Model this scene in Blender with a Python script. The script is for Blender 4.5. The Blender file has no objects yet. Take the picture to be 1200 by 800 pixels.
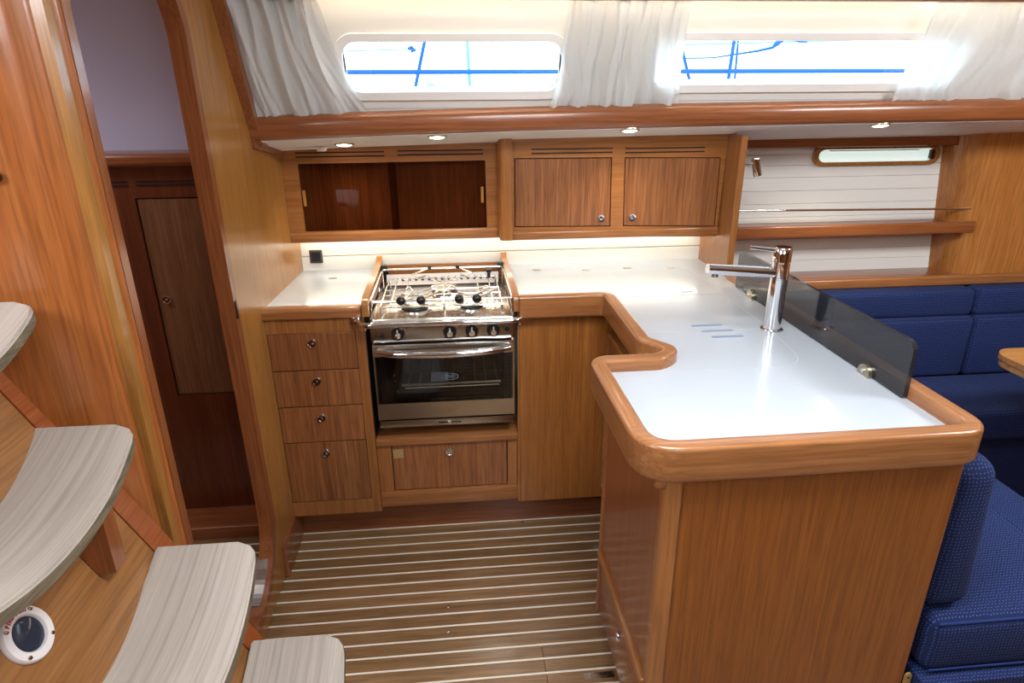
import bpy, bmesh, math, random
from mathutils import Vector, Matrix, noise
NZ = noise.noise
random.seed(7)
S = bpy.context.scene
COL = S.collection
PI = math.pi

# ------------------------------------------------------------------ camera
cam_d = bpy.data.cameras.new('camera'); cam = bpy.data.objects.new('camera', cam_d); COL.objects.link(cam)
cam_d.sensor_width = 36.0; cam_d.lens = 746.5 / 1200 * 36.0; cam_d.clip_start = 0.02
a, b, c = 1.200455, -0.09030636, -0.00762
cam.matrix_world = (Matrix.Translation((0, 0, 1.5)) @ Matrix.Rotation(b, 4, 'Z') @ Matrix.Rotation(a, 4, 'X') @ Matrix.Rotation(c, 4, 'Z'))
S.camera = cam

# ------------------------------------------------------------------ world, exposure
w = bpy.data.worlds.new('sky'); S.world = w; w.use_nodes = True
bg = w.node_tree.nodes['Background']
bg.inputs[0].default_value = (0.80, 0.92, 1.0, 1); bg.inputs[1].default_value = 4.5
S.view_settings.view_transform = 'Standard'; S.view_settings.look = 'None'
S.view_settings.gamma = 1.0; S.view_settings.use_curve_mapping = False
S.view_settings.exposure = 0.0

# ------------------------------------------------------------------ daylight from the deck hatches, plus one added fill light
def area(name, loc, target, size, size_y, power, colour):
    d = bpy.data.lights.new(name, 'AREA'); d.shape = 'RECTANGLE'; d.size = size; d.size_y = size_y
    d.energy = power; d.color = colour
    o = bpy.data.objects.new(name, d); COL.objects.link(o); o.location = loc
    o.rotation_euler = (Vector(target) - Vector(loc)).to_track_quat('-Z', 'Y').to_euler()
    return o
area('hatch_daylight', (0.35, 0.75, 1.93), (0.35, 0.95, 0), 0.55, 0.55, 24, (0.90, 0.95, 1.0))
area('peninsula_fill_light', (0.5, -0.75, 1.93), (0.6, 0.9, 0.5), 0.5, 0.5, 15, (0.93, 0.96, 1.0))  # added fill behind the camera, brightens the dark peninsula end
area('companionway_daylight', (-1.0, 0.15, 1.92), (-0.2, 1.0, 0.4), 0.7, 0.6, 27, (0.88, 0.93, 1.0))
area('saloon_hatch_daylight', (2.0, 0.9, 1.93), (1.9, 1.3, 0), 0.55, 0.55, 42, (0.90, 0.94, 1.0))
area('aft_cabin_hatch_daylight', (-1.5, 1.75, 1.86), (-1.0, 2.0, 0.8), 0.4, 0.3, 7, (0.85, 0.86, 1.0))

# ------------------------------------------------------------------ materials
def new_mat(name):
    m = bpy.data.materials.new(name); m.use_nodes = True
    return m, m.node_tree, m.node_tree.nodes['Principled BSDF']
def lin(h):
    h = h.lstrip('#'); v = [int(h[i:i + 2], 16) / 255 for i in (0, 2, 4)]
    return tuple((x / 12.92 if x <= 0.04045 else ((x + 0.055) / 1.055) ** 2.4) for x in v) + (1,)
def coords(nt, scale, rnd=True):
    tc = nt.nodes.new('ShaderNodeTexCoord'); mp = nt.nodes.new('ShaderNodeMapping')
    mp.inputs['Scale'].default_value = scale
    if rnd:
        oi = nt.nodes.new('ShaderNodeObjectInfo'); mu = nt.nodes.new('ShaderNodeMath'); mu.operation = 'MULTIPLY'; mu.inputs[1].default_value = 7.3
        ad = nt.nodes.new('ShaderNodeVectorMath'); ad.operation = 'ADD'
        nt.links.new(oi.outputs['Random'], mu.inputs[0]); nt.links.new(tc.outputs['Object'], ad.inputs[0]); nt.links.new(mu.outputs[0], ad.inputs[1])
        nt.links.new(ad.outputs[0], mp.inputs[0])
    else:
        nt.links.new(tc.outputs['Object'], mp.inputs[0])
    return mp
def wood(name, dark, mid, light, axis='Z', rough=0.28, cross=16, coat=0.35, pores=0.22, vary=0.07, zflat=False, along=0.55):
    m, nt, p = new_mat(name); L = nt.links.new
    def sc(along, across):
        v = {'X': (along, across, across), 'Y': (across, along, across), 'Z': (across, across, along)}[axis]
        return (v[0], v[1], 0.5) if zflat else v
    n1 = nt.nodes.new('ShaderNodeTexNoise'); n1.inputs['Detail'].default_value = 5; n1.inputs['Roughness'].default_value = 0.6; n1.inputs['Scale'].default_value = 1
    L(coords(nt, sc(along, cross)).outputs[0], n1.inputs['Vector'])
    n2 = nt.nodes.new('ShaderNodeTexNoise'); n2.inputs['Detail'].default_value = 3; n2.inputs['Scale'].default_value = 1
    L(coords(nt, sc(9, 190)).outputs[0], n2.inputs['Vector'])
    n3 = nt.nodes.new('ShaderNodeTexNoise'); n3.inputs['Detail'].default_value = 2; n3.inputs['Scale'].default_value = 1
    L(coords(nt, sc(1.5, cross * 4)).outputs[0], n3.inputs['Vector'])
    mx = nt.nodes.new('ShaderNodeMath'); mx.operation = 'MULTIPLY_ADD'; mx.inputs[1].default_value = 0.62
    m3 = nt.nodes.new('ShaderNodeMath'); m3.operation = 'MULTIPLY'; m3.inputs[1].default_value = 0.38
    L(n3.outputs['Fac'], m3.inputs[0]); L(n1.outputs['Fac'], mx.inputs[0]); L(m3.outputs[0], mx.inputs[2])
    r = nt.nodes.new('ShaderNodeValToRGB'); r.color_ramp.elements[0].position = 0.33; r.color_ramp.elements[1].position = 0.67
    r.color_ramp.elements[0].color = lin(dark); r.color_ramp.elements[1].color = lin(light)
    e = r.color_ramp.elements.new(0.5); e.color = lin(mid)
    L(mx.outputs[0], r.inputs[0])
    r2 = nt.nodes.new('ShaderNodeValToRGB'); r2.color_ramp.elements[0].position = 0.38; r2.color_ramp.elements[1].position = 0.56
    v = 1 - pores
    r2.color_ramp.elements[0].color = (v, v, v, 1); r2.color_ramp.elements[1].color = (1, 1, 1, 1)
    L(n2.outputs['Fac'], r2.inputs[0])
    mul = nt.nodes.new('ShaderNodeMix'); mul.data_type = 'RGBA'; mul.blend_type = 'MULTIPLY'; mul.inputs[0].default_value = 1
    L(r.outputs[0], mul.inputs[6]); L(r2.outputs[0], mul.inputs[7])
    oi = nt.nodes.new('ShaderNodeObjectInfo'); mr = nt.nodes.new('ShaderNodeMapRange')
    mr.inputs[3].default_value = 1 - vary; mr.inputs[4].default_value = 1 + vary
    hs = nt.nodes.new('ShaderNodeHueSaturation')
    L(oi.outputs['Random'], mr.inputs[0]); L(mr.outputs[0], hs.inputs['Value']); L(mul.outputs[2], hs.inputs['Color'])
    L(hs.outputs[0], p.inputs['Base Color'])
    p.inputs['Roughness'].default_value = rough
    p.inputs['Coat Weight'].default_value = coat; p.inputs['Coat Roughness'].default_value = 0.12
    bp = nt.nodes.new('ShaderNodeBump'); bp.inputs['Strength'].default_value = 0.06; bp.inputs['Distance'].default_value = 0.001
    L(n2.outputs['Fac'], bp.inputs['Height']); L(bp.outputs[0], p.inputs['Normal'])
    return m
def plain(name, col, rough=0.4, metal=0.0, coat=0.0, noise=0.0, spec=None):
    m, nt, p = new_mat(name)
    p.inputs['Base Color'].default_value = lin(col); p.inputs['Roughness'].default_value = rough
    p.inputs['Metallic'].default_value = metal; p.inputs['Coat Weight'].default_value = coat
    n = nt.nodes.new('ShaderNodeTexNoise'); n.inputs['Scale'].default_value = 60; n.inputs['Detail'].default_value = 3
    nt.links.new(coords(nt, (1, 1, 1)).outputs[0], n.inputs['Vector'])
    mr = nt.nodes.new('ShaderNodeMapRange'); mr.inputs[3].default_value = max(0.0, rough - 0.04 - noise); mr.inputs[4].default_value = rough + 0.04 + noise
    nt.links.new(n.outputs['Fac'], mr.inputs[0]); nt.links.new(mr.outputs[0], p.inputs['Roughness'])
    return m
def glow(name, col, strength):
    m, nt, p = new_mat(name)
    p.inputs['Base Color'].default_value = (0.9, 0.9, 0.85, 1)
    p.inputs['Emission Color'].default_value = lin(col); p.inputs['Emission Strength'].default_value = strength
    return m

W = {}
for ax in 'XYZ':
    W['rail' + ax] = wood('mahogany_rail_' + ax, '#925a30', '#a2693c', '#b0784a', ax, 0.3, 50)
    W['frame' + ax] = wood('mahogany_frame_' + ax, '#935a2a', '#a26836', '#b07642', ax, 0.32, 55)
    W['red' + ax] = wood('red_mahogany_' + ax, '#7e4626', '#8e522d', '#9a5e36', ax, 0.28, 40)
W['ribbon'] = wood('ribbon_mahogany_veneer', '#7c4826', '#945c34', '#aa7044', 'Z', 0.34, 60, 0.35, 0.3)
W['panel'] = wood('mahogany_panel_veneer', '#8f5422', '#9f622c', '#ad7036', 'Z', 0.3, 60)
W['gold'] = wood('golden_mahogany_veneer', '#a06a2e', '#aa7437', '#b27f42', 'Z', 0.3, 55)
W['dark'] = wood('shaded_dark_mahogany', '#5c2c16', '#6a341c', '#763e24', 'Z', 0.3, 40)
W['plank'] = wood('teak_floor_plank', '#82603c', '#936f49', '#a27e56', 'X', 0.3, 50, 0.45, 0.3, 0.14)
W['tread'] = wood('pale_ash_tread', '#a89c90', '#bdb2a6', '#c8beb3', 'Y', 0.5, 75, 0.05, 0.10, 0.03, True, 0.25)
W['ply'] = wood('plywood_edge', '#574c3c', '#736752', '#8a7d66', 'Y', 0.6, 200, 0.0, 0.3, 0.03)
W['stairpanel'] = wood('stair_front_veneer', '#8c5c30', '#9a683a', '#a67444', 'Y', 0.34, 60)
W['table'] = wood('table_veneer', '#96622f', '#b17d49', '#c6935c', 'X', 0.3, 20)
W['counter'] = plain('white_counter_laminate', '#bcc3ca', 0.2, 0, 0.2)
W['white'] = plain('white_painted_panel', '#e6e3da', 0.45)
W['hull'] = plain('white_hull_liner', '#f0ece6', 0.5)
W['seam'] = plain('grey_lid_seam', '#b9bdc0', 0.5)
W['holly'] = plain('holly_inlay', '#f4ecdc', 0.35)
W['steel'] = plain('polished_steel', '#e6e4de', 0.2, 1.0)
W['chrome'] = plain('chrome', '#e4e4e6', 0.05, 1.0)
W['brush'] = plain('brushed_steel', '#b4ac9e', 0.24, 1.0)
W['black'] = plain('black_plastic', '#16161a', 0.3)
W['iron'] = plain('black_burner_iron', '#1c1a1a', 0.45)
W['socket'] = plain('dark_grey_socket', '#4a4642', 0.4)
W['bronze'] = plain('dark_bronze', '#4a3026', 0.35, 0.8)
W['brass'] = plain('brass', '#d8b870', 0.4, 0.6)
W['gap'] = plain('dark_gap', '#140a06', 0.8)
W['label'] = plain('brass_sticker', '#c0a470', 0.35, 0.4)
W['plastic'] = plain('white_plastic_ring', '#e6dedc', 0.35)
W['red_ink'] = plain('red_ink', '#b83038', 0.6)
W['blue_rope'] = plain('blue_rope', '#0a5ac8', 0.7)
W['pale_rope'] = plain('pale_blue_rope', '#7ab0d8', 0.7)
W['logo'] = plain('printed_grey_ink', '#76828e', 0.5)
W['pale_sheet'] = plain('blue_white_sheet', '#9cb0d0', 0.6)
W['clip'] = plain('brushed_clip_metal', '#b5aa94', 0.3, 0.9)
W['lamp'] = glow('downlight_lens', '#fff4dc', 22)
W['led'] = glow('under_cabinet_led', '#fff7e4', 17)
W['cove'] = glow('cove_led', '#fff8e2', 26)
W['slotwhite'] = plain('drain_slot_blue_grey', '#7f93ac', 0.35)

def fabric(name, col, dot, scale=120):
    m, nt, p = new_mat(name); L = nt.links.new
    sep = nt.nodes.new('ShaderNodeSeparateXYZ'); L(coords(nt, (scale, scale, scale), False).outputs[0], sep.inputs[0])
    geo = nt.nodes.new('ShaderNodeNewGeometry'); gs = nt.nodes.new('ShaderNodeSeparateXYZ'); L(geo.outputs['Normal'], gs.inputs[0])
    def dots(i, j):
        cb = nt.nodes.new('ShaderNodeCombineXYZ'); L(sep.outputs[i], cb.inputs[0]); L(sep.outputs[j], cb.inputs[1])
        q = nt.nodes.new('ShaderNodeTexVoronoi'); q.voronoi_dimensions = '2D'; q.inputs['Scale'].default_value = 1; q.inputs['Randomness'].default_value = 0.22
        L(cb.outputs[0], q.inputs['Vector']); return q.outputs['Distance']
    cur = dots(0, 1)
    for ax, (i, j) in ((0, (1, 2)), (1, (0, 2))):
        ab = nt.nodes.new('ShaderNodeMath'); ab.operation = 'ABSOLUTE'; L(gs.outputs[ax], ab.inputs[0])
        gt = nt.nodes.new('ShaderNodeMath'); gt.operation = 'GREATER_THAN'; gt.inputs[1].default_value = 0.6; L(ab.outputs[0], gt.inputs[0])
        mx = nt.nodes.new('ShaderNodeMix'); L(gt.outputs[0], mx.inputs[0]); L(cur, mx.inputs[2]); L(dots(i, j), mx.inputs[3]); cur = mx.outputs[0]
    r = nt.nodes.new('ShaderNodeValToRGB'); r.color_ramp.elements[0].position = 0.10; r.color_ramp.elements[0].color = lin(dot)
    r.color_ramp.elements[1].position = 0.22; r.color_ramp.elements[1].color = lin(col)
    L(cur, r.inputs[0]); L(r.outputs[0], p.inputs['Base Color'])
    p.inputs['Roughness'].default_value = 0.9
    n = nt.nodes.new('ShaderNodeTexNoise'); n.inputs['Scale'].default_value = 500
    bp = nt.nodes.new('ShaderNodeBump'); bp.inputs['Strength'].default_value = 0.4; bp.inputs['Distance'].default_value = 0.002
    L(coords(nt, (1, 1, 1), False).outputs[0], n.inputs['Vector']); L(n.outputs['Fac'], bp.inputs['Height']); L(bp.outputs[0], p.inputs['Normal'])
    return m
W['blue'] = fabric('blue_woven_upholstery', '#061848', '#3c62a8', 125)
W['bluepipe'] = plain('blue_piping', '#0d2a68', 0.85)

def curtain_mat():
    m, nt, p = new_mat('white_curtain_cloth'); L = nt.links.new
    p.inputs['Base Color'].default_value = lin('#fdfbf6'); p.inputs['Roughness'].default_value = 0.42
    p.inputs['Sheen Weight'].default_value = 0.3
    t = nt.nodes.new('ShaderNodeBsdfTranslucent'); t.inputs[0].default_value = lin('#f4f6fa')
    mix = nt.nodes.new('ShaderNodeMixShader'); mix.inputs[0].default_value = 0.32
    out = nt.nodes['Material Output']
    n = nt.nodes.new('ShaderNodeTexNoise'); n.inputs['Scale'].default_value = 700
    bp = nt.nodes.new('ShaderNodeBump'); bp.inputs['Strength'].default_value = 0.1; bp.inputs['Distance'].default_value = 0.001
    L(coords(nt, (1, 1, 1)).outputs[0], n.inputs['Vector']); L(n.outputs['Fac'], bp.inputs['Height']); L(bp.outputs[0], p.inputs['Normal'])
    L(p.outputs[0], mix.inputs[1]); L(t.outputs[0], mix.inputs[2]); L(mix.outputs[0], out.inputs[0])
    return m
W['curtain'] = curtain_mat()
def glass_mat(name, tint, mixf, rough=0.02, body='#0c0c0e'):
    m, nt, p = new_mat(name); L = nt.links.new
    g = nt.nodes.new('ShaderNodeBsdfGlossy'); g.inputs['Roughness'].default_value = rough; g.inputs[0].default_value = (1, 1, 1, 1)
    t = nt.nodes.new('ShaderNodeBsdfTransparent'); t.inputs[0].default_value = lin(tint)
    f = nt.nodes.new('ShaderNodeFresnel'); f.inputs[0].default_value = 1.5
    mx = nt.nodes.new('ShaderNodeMixShader'); out = nt.nodes['Material Output']
    ge = nt.nodes.new('ShaderNodeNewGeometry'); iv = nt.nodes.new('ShaderNodeMath'); iv.operation = 'SUBTRACT'; iv.inputs[0].default_value = 1
    fm = nt.nodes.new('ShaderNodeMath'); fm.operation = 'MULTIPLY'       # reflect at the outer skin only
    L(ge.outputs['Backfacing'], iv.inputs[1]); L(iv.outputs[0], fm.inputs[0]); L(f.outputs[0], fm.inputs[1])
    L(fm.outputs[0], mx.inputs[0]); L(t.outputs[0], mx.inputs[1]); L(g.outputs[0], mx.inputs[2])
    if mixf > 0:
        m2 = nt.nodes.new('ShaderNodeMixShader'); m2.inputs[0].default_value = mixf
        L(mx.outputs[0], m2.inputs[1]); L(p.outputs[0], m2.inputs[2]); L(m2.outputs[0], out.inputs[0])
        p.inputs['Base Color'].default_value = lin(body); p.inputs['Roughness'].default_value = 0.1
    else:
        L(mx.outputs[0], out.inputs[0])
    return m
W['pane'] = glass_mat('clear_window_glass', '#f4fbff', 0)
W['smoke'] = glass_mat('smoked_acrylic', '#a8a4a4', 0.16, 0.03, '#55555a')
W['ovenglass'] = glass_mat('black_oven_glass', '#dcdad8', 0.10)
W['cabglass'] = glass_mat('brown_tinted_acrylic', '#d6c8be', 0.03)
W['portglass'] = glow('glowing_port_glass', '#cfeae4', 0.75)  # emission stands in for daylight, no opening behind the pane
W['lens'] = plain('dark_lens', '#2e3442', 0.08)

# ------------------------------------------------------------------ object helpers
ORG = {}
def thing(name, label, cat, loc, group=None):
    o = bpy.data.objects.new(name, None); COL.objects.link(o); o.location = loc; o.empty_display_size = 0.05
    o['label'] = label; o['category'] = cat
    if group: o['group'] = group
    ORG[o.name] = Vector(loc)
    return o
def obj(name, bm, m, parent=None, smooth=False, label=None, kind=None):
    me = bpy.data.meshes.new(name)
    org = ORG[parent.name] if parent else Vector((0, 0, 0))
    if org.length: bmesh.ops.translate(bm, verts=bm.verts, vec=-org)
    bmesh.ops.recalc_face_normals(bm, faces=bm.faces)
    bm.to_mesh(me); bm.free()
    if smooth:
        for p in me.polygons: p.use_smooth = True
        try: me.set_sharp_from_angle(angle=0.7)
        except Exception: pass
    me.materials.append(W[m] if isinstance(m, str) else m)
    o = bpy.data.objects.new(name, me); COL.objects.link(o)
    if parent: o.parent = parent
    ORG[o.name] = org
    if label: o['label'] = label
    if kind: o['kind'] = kind
    return o
def struct(name, bm, m, parent=None, smooth=False):
    o = obj(name, bm, m, parent, smooth)
    o['kind'] = 'structure'
    return o
def tag(o, label, cat, group=None):
    o['label'] = label; o['category'] = cat
    if group: o['group'] = group
    return o
def solo(name, bm, m, label, cat, smooth=False, group=None):
    return tag(obj(name, bm, m, None, smooth), label, cat, group)

def B(x0, x1, y0, y1, z0, z1, bev=0.002, seg=2, bm=None):
    t = bmesh.new(); bmesh.ops.create_cube(t, size=1)
    for v in t.verts: v.co = Vector(((x0 + x1) / 2 + v.co.x * (x1 - x0), (y0 + y1) / 2 + v.co.y * (y1 - y0), (z0 + z1) / 2 + v.co.z * (z1 - z0)))
    bev = min(bev, 0.45 * min(abs(x1 - x0), abs(y1 - y0), abs(z1 - z0)))
    if bev > 0: bmesh.ops.bevel(t, geom=t.edges[:], offset=bev, segments=seg, profile=0.5, affect='EDGES')
    return merge(bm, t)
def merge(bm, t):
    if bm is None: return t
    me = bpy.data.meshes.new('tmp'); t.to_mesh(me); t.free(); bm.from_mesh(me); bpy.data.meshes.remove(me)
    return bm
def rr(x0, y0, x1, y1, r, n=6):
    r = [r] * 4 if not isinstance(r, (list, tuple)) else r
    pts = []
    for (cx, cy, a0, q) in ((x1 - r[0], y0 + r[0], -90, r[0]), (x1 - r[1], y1 - r[1], 0, r[1]), (x0 + r[2], y1 - r[2], 90, r[2]), (x0 + r[3], y0 + r[3], 180, r[3])):
        if q <= 1e-6: pts.append((cx, cy)); continue
        for i in range(n + 1):
            t = math.radians(a0 + 90 * i / n); pts.append((cx + q * math.cos(t), cy + q * math.sin(t)))
    return pts
def plate(outer, holes, th, f, bm=None):
    """extruded flat plate with holes; f(s,t,d) -> 3D"""
    t = bmesh.new(); loops = []
    for lp in [outer] + list(holes):
        a = [t.verts.new(Vector((p[0], p[1], 0))) for p in lp]
        es = [t.edges.new((a[i], a[(i + 1) % len(a)])) for i in range(len(a))]
        loops.append(a)
    bmesh.ops.triangle_fill(t, use_beauty=True, use_dissolve=False, edges=t.edges[:], normal=(0, 0, 1))
    base = t.faces[:]
    mp = {v: t.verts.new(Vector((v.co.x, v.co.y, th))) for v in t.verts[:]}
    for fc in base: t.faces.new([mp[v] for v in reversed(fc.verts)])
    for a in loops:
        for i in range(len(a)):
            p, q = a[i], a[(i + 1) % len(a)]
            t.faces.new((p, q, mp[q], mp[p]))
    for v in t.verts: v.co = Vector(f(v.co.x, v.co.y, v.co.z))
    return merge(bm, t)
def XZ(y): return lambda s, t, d: (s, y + d, t)      # plate facing -Y, growing back
def XY(z): return lambda s, t, d: (s, t, z + d)
def tube(pts, r, n=8, closed=False, cap=True, bm=None):
    t = bmesh.new(); pts = [Vector(p) for p in pts]; N = len(pts); rings = []
    up = None
    for i, p in enumerate(pts):
        if closed: d = (pts[(i + 1) % N] - pts[i - 1])
        else: d = (pts[min(i + 1, N - 1)] - pts[max(i - 1, 0)])
        d.normalize()
        if up is None: up = Vector((0, 0, 1)) if abs(d.z) < 0.9 else Vector((1, 0, 0))
        u = d.cross(up)
        if u.length < 1e-4: u = d.cross(Vector((0.3, 1, 0.2)))
        u.normalize(); v = u.cross(d).normalized(); up = v
        rad = r[i] if isinstance(r, (list, tuple)) else r
        rings.append([t.verts.new(p + u * rad * math.cos(2 * PI * k / n) + v * rad * math.sin(2 * PI * k / n)) for k in range(n)])
    for i in range(N if closed else N - 1):
        A, Bq = rings[i], rings[(i + 1) % N]
        for k in range(n): t.faces.new((A[k], A[(k + 1) % n], Bq[(k + 1) % n], Bq[k]))
    if cap and not closed: t.faces.new(rings[0][::-1]); t.faces.new(rings[-1])
    return merge(bm, t)
def lathe(prof, axis, loc, n=20, bm=None):
    """prof: (radius, height along axis)"""
    t = bmesh.new(); ax = Vector(axis).normalized(); R = Vector((0, 0, 1)).rotation_difference(ax).to_matrix(); rings = []
    for (r, h) in prof:
        if r < 1e-6: rings.append([t.verts.new(R @ Vector((0, 0, h)) + Vector(loc))]); continue
        rings.append([t.verts.new(R @ Vector((r * math.cos(2 * PI * k / n), r * math.sin(2 * PI * k / n), h)) + Vector(loc)) for k in range(n)])
    for A, C2 in zip(rings, rings[1:]):
        for k in range(n):
            k2 = (k + 1) % n
            if len(A) == 1 and len(C2) == 1: continue
            if len(A) == 1: t.faces.new((A[0], C2[k2], C2[k]))
            elif len(C2) == 1: t.faces.new((A[k], A[k2], C2[0]))
            else: t.faces.new((A[k], A[k2], C2[k2], C2[k]))
    return merge(bm, t)
def fillet(pts, rad, n=6, closed=False):
    out = []; N = len(pts)
    for i in range(N):
        p = Vector(pts[i]); r = rad[i] if isinstance(rad, (list, tuple)) else rad
        if (not closed and i in (0, N - 1)) or r <= 0: out.append(p); continue
        a = Vector(pts[i - 1]) - p; b2 = Vector(pts[(i + 1) % N]) - p
        la, lb = a.length, b2.length; a.normalize(); b2.normalize()
        ang = a.angle(b2); tl = min(r / math.tan(ang / 2), la * 0.48, lb * 0.48)
        p0, p1 = p + a * tl, p + b2 * tl
        for k in range(n + 1):
            s = k / n; out.append(p0 * (1 - s) ** 2 + p * 2 * s * (1 - s) + p1 * s * s)
    return out
def sweep(path, prof, bm=None, closed=False):
    """path: list of 2D points (x,y) + constant z in prof; prof: (u outward-left of travel, z)"""
    t = bmesh.new(); P = [Vector((p[0], p[1])) for p in path]; N = len(P); rings = []
    for i in range(N):
        if closed: d0 = (P[i] - P[i - 1]).normalized(); d1 = (P[(i + 1) % N] - P[i]).normalized()
        else:
            d0 = (P[i] - P[i - 1]).normalized() if i else (P[1] - P[0]).normalized()
            d1 = (P[i + 1] - P[i]).normalized() if i < N - 1 else d0
        n0 = Vector((-d0.y, d0.x)); n1 = Vector((-d1.y, d1.x)); nn = (n0 + n1).normalized()
        k = 1 / max(0.4, nn.dot(n0))
        rings.append([t.verts.new(Vector((P[i].x + nn.x * u * k, P[i].y + nn.y * u * k, z))) for (u, z) in prof])
    m = len(prof)
    for i in range(N if closed else N - 1):
        A, C2 = rings[i], rings[(i + 1) % N]
        for k in range(m): t.faces.new((A[k], A[(k + 1) % m], C2[(k + 1) % m], C2[k]))
    if not closed: t.faces.new(rings[0][::-1]); t.faces.new(rings[-1])
    return merge(bm, t)
def rprof(u0, u1, z0, z1, r, rb=0.004, n=4):
    return rr(u0, z0, u1, z1, [rb, r, r, rb], n)
def loft(rings, bm=None, close_ring=True, caps=True):
    t = bmesh.new(); V = [[t.verts.new(Vector(p)) for p in r] for r in rings]; m = len(V[0])
    for A, C2 in zip(V, V[1:]):
        for k in range(m if close_ring else m - 1): t.faces.new((A[k], A[(k + 1) % m], C2[(k + 1) % m], C2[k]))
    if caps and close_ring: t.faces.new(V[0][::-1]); t.faces.new(V[-1])
    return merge(bm, t)
def text(name, body, size, mat4, m, parent, depth=0.0006, bold=0.0):
    cu = bpy.data.curves.new(name, 'FONT'); cu.body = body; cu.size = size; cu.extrude = depth; cu.offset = bold; cu.align_x = 'CENTER'; cu.align_y = 'CENTER'
    tmp = bpy.data.objects.new('tmp', cu); COL.objects.link(tmp)
    dg = bpy.context.evaluated_depsgraph_get(); me = bpy.data.meshes.new_from_object(tmp.evaluated_get(dg))
    bpy.data.objects.remove(tmp); me.transform(mat4)
    bm = bmesh.new(); bm.from_mesh(me)
    return obj(name, bm, m, parent)
def knob(parent, loc, axis=(0, -1, 0), r=0.014, name='knob', dark=False):
    prof = [(r, 0), (r, 0.006), (r * 0.92, 0.009), (r * 0.72, 0.0085), (r * 0.62, 0.004), (r * 0.5, 0.004), (r * 0.42, 0.0065), (0, 0.0075)]
    if dark: obj('knob_reflection', lathe([(r * 0.60, 0.0042), (r * 0.5, 0.0062), (0, 0.0068)], axis, loc), 'bronze', parent, True)  # brown disc painting the dark reflection in the chrome centre
    return obj(name, lathe(prof, axis, loc), 'chrome', parent, True, label='chrome push button knob')

# ================================================================== LARGE STRUCTURE
# ---- floor with planks and holly strips
LINES = [1.99 - 0.0490 * k for k in range(0, 68)]
fl = struct('floor', B(-2.3, 3.4, -1.6, 2.6, -0.06, -0.008, 0), 'gap')
pm = None
segs = [(-0.66, 0.56)]
def plank_piece(x0, x1, y0, y1, z1=0.0, name='plank', m='plank', bev=0.0008):
    o = obj(name, B(-(x1 - x0) / 2, (x1 - x0) / 2, -(y1 - y0) / 2, (y1 - y0) / 2, -0.010, z1, bev, 1), m, fl)
    o.location = ((x0 + x1) / 2, (y0 + y1) / 2, 0)
    return o
for k, y in enumerate(LINES):
    x1 = 0.56 if y > 0.9 else 3.3
    y1 = y + 0.049
    if k == 0: y1 = y + 0.06
    if y < 1.36 and y > 0.9:                       # a butt joint near the lifting plate
        plank_piece(-0.66, 0.206, y + 0.003, y1 - 0.003); plank_piece(0.207, x1, y + 0.003, y1 - 0.003)
    else:
        plank_piece(-0.66 if y > -0.2 else -2.2, x1, y + 0.003, y1 - 0.003)
    plank_piece(-0.66 if y > -0.2 else -2.2, x1, y - 0.003, y + 0.003, 0.0003, 'inlay_strip', 'holly', 0)
for k in range(11):                                # cabin sole beyond the doorway
    y = 1.95 - 0.049 * k
    plank_piece(-1.7, -0.665, y + 0.0035, y + 0.0455); plank_piece(-1.7, -0.665, y - 0.003, y + 0.003, 0.0003, 'inlay_strip', 'holly', 0)
for (x, y) in ((-0.065, 1.578), (-0.065, 1.477), (0.212, 1.975)):
    obj('floor_stud', lathe([(0.006, 0), (0.006, 0.0016), (0.004, 0.0026), (0, 0.003)], (0, 0, 1), (x, y, 0)), 'chrome', fl, True)
obj('saloon_floor_board', B(1.0, 3.3, 0.9, 2.5, -0.01, 0.0, 0), 'plank', fl)

# ---- transverse bulkhead with the aft cabin doorway (x about -0.6)
def bx(y): return -0.603 if y < 1.9 else -0.603 + (y - 1.9) * 0.075
hole = rr(1.21, 0.08, 1.725, 1.79, [0.22, 0.16, 0.16, 0.06], 8)
hole = [(p[0] - 0.03 * max(0, (p[1] - 1.45)) / 0.3 if p[0] > 1.4 else p[0], p[1]) for p in hole]
outer = [(1.14, 0.012), (1.9, 0.012), (2.46, 0.012), (2.46, 2.0), (1.9, 2.0), (1.14, 2.0)]
wl = struct('wall_left', plate(outer, [hole], 0.036, lambda s, t, d: (bx(s) - d, s, t)), 'gold')
# hardwood lipping around the doorway
bm = bmesh.new(); N = len(hole); R = []
for i in range(N):
    p = Vector(hole[i]); d = (Vector(hole[(i + 1) % N]) - Vector(hole[i - 1])).normalized(); nrm = Vector((d.y, -d.x))
    R.append([(bx(p.x) + 0.0025, p.x + nrm.x * 0.022, p.y + nrm.y * 0.022), (bx(p.x) + 0.0015, p.x - nrm.x * 0.006, p.y - nrm.y * 0.006),
              (bx(p.x) - 0.0405, p.x - nrm.x * 0.006, p.y - nrm.y * 0.006), (bx(p.x) - 0.0405, p.x + nrm.x * 0.022, p.y + nrm.y * 0.022)])
loft(R + [R[0]], bm, True, False)
obj('door_lipping', bm, 'redZ', wl, True)
bm = B(-0.634, -0.606, 1.713, 1.722, 0.94, 0.97, 0.002); B(-0.603, -0.598, 1.712, 1.728, 0.93, 0.98, 0.002, 2, bm)
obj('door_catch', bm, 'bronze', wl, True, label='dark bronze door catch')
obj('sill_plate', plate([(-0.648, 1.54 + 0.013 * k) for k in range(11)] + [(-0.616, 1.67 - 0.013 * k) for k in range(11)], [], 0.003, lambda s, t, d: (s, t, 0.30 - 0.22 * math.sqrt(max(0, 1 - ((t - 1.505) / 0.22) ** 2)) + 0.007 + d)), 'brush', wl, label='steel plate on the door sill')
struct('baseboard_left', B(-0.606, -0.590, 1.76, 1.99, 0.002, 0.13, 0.004), 'redX', wl)

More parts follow.
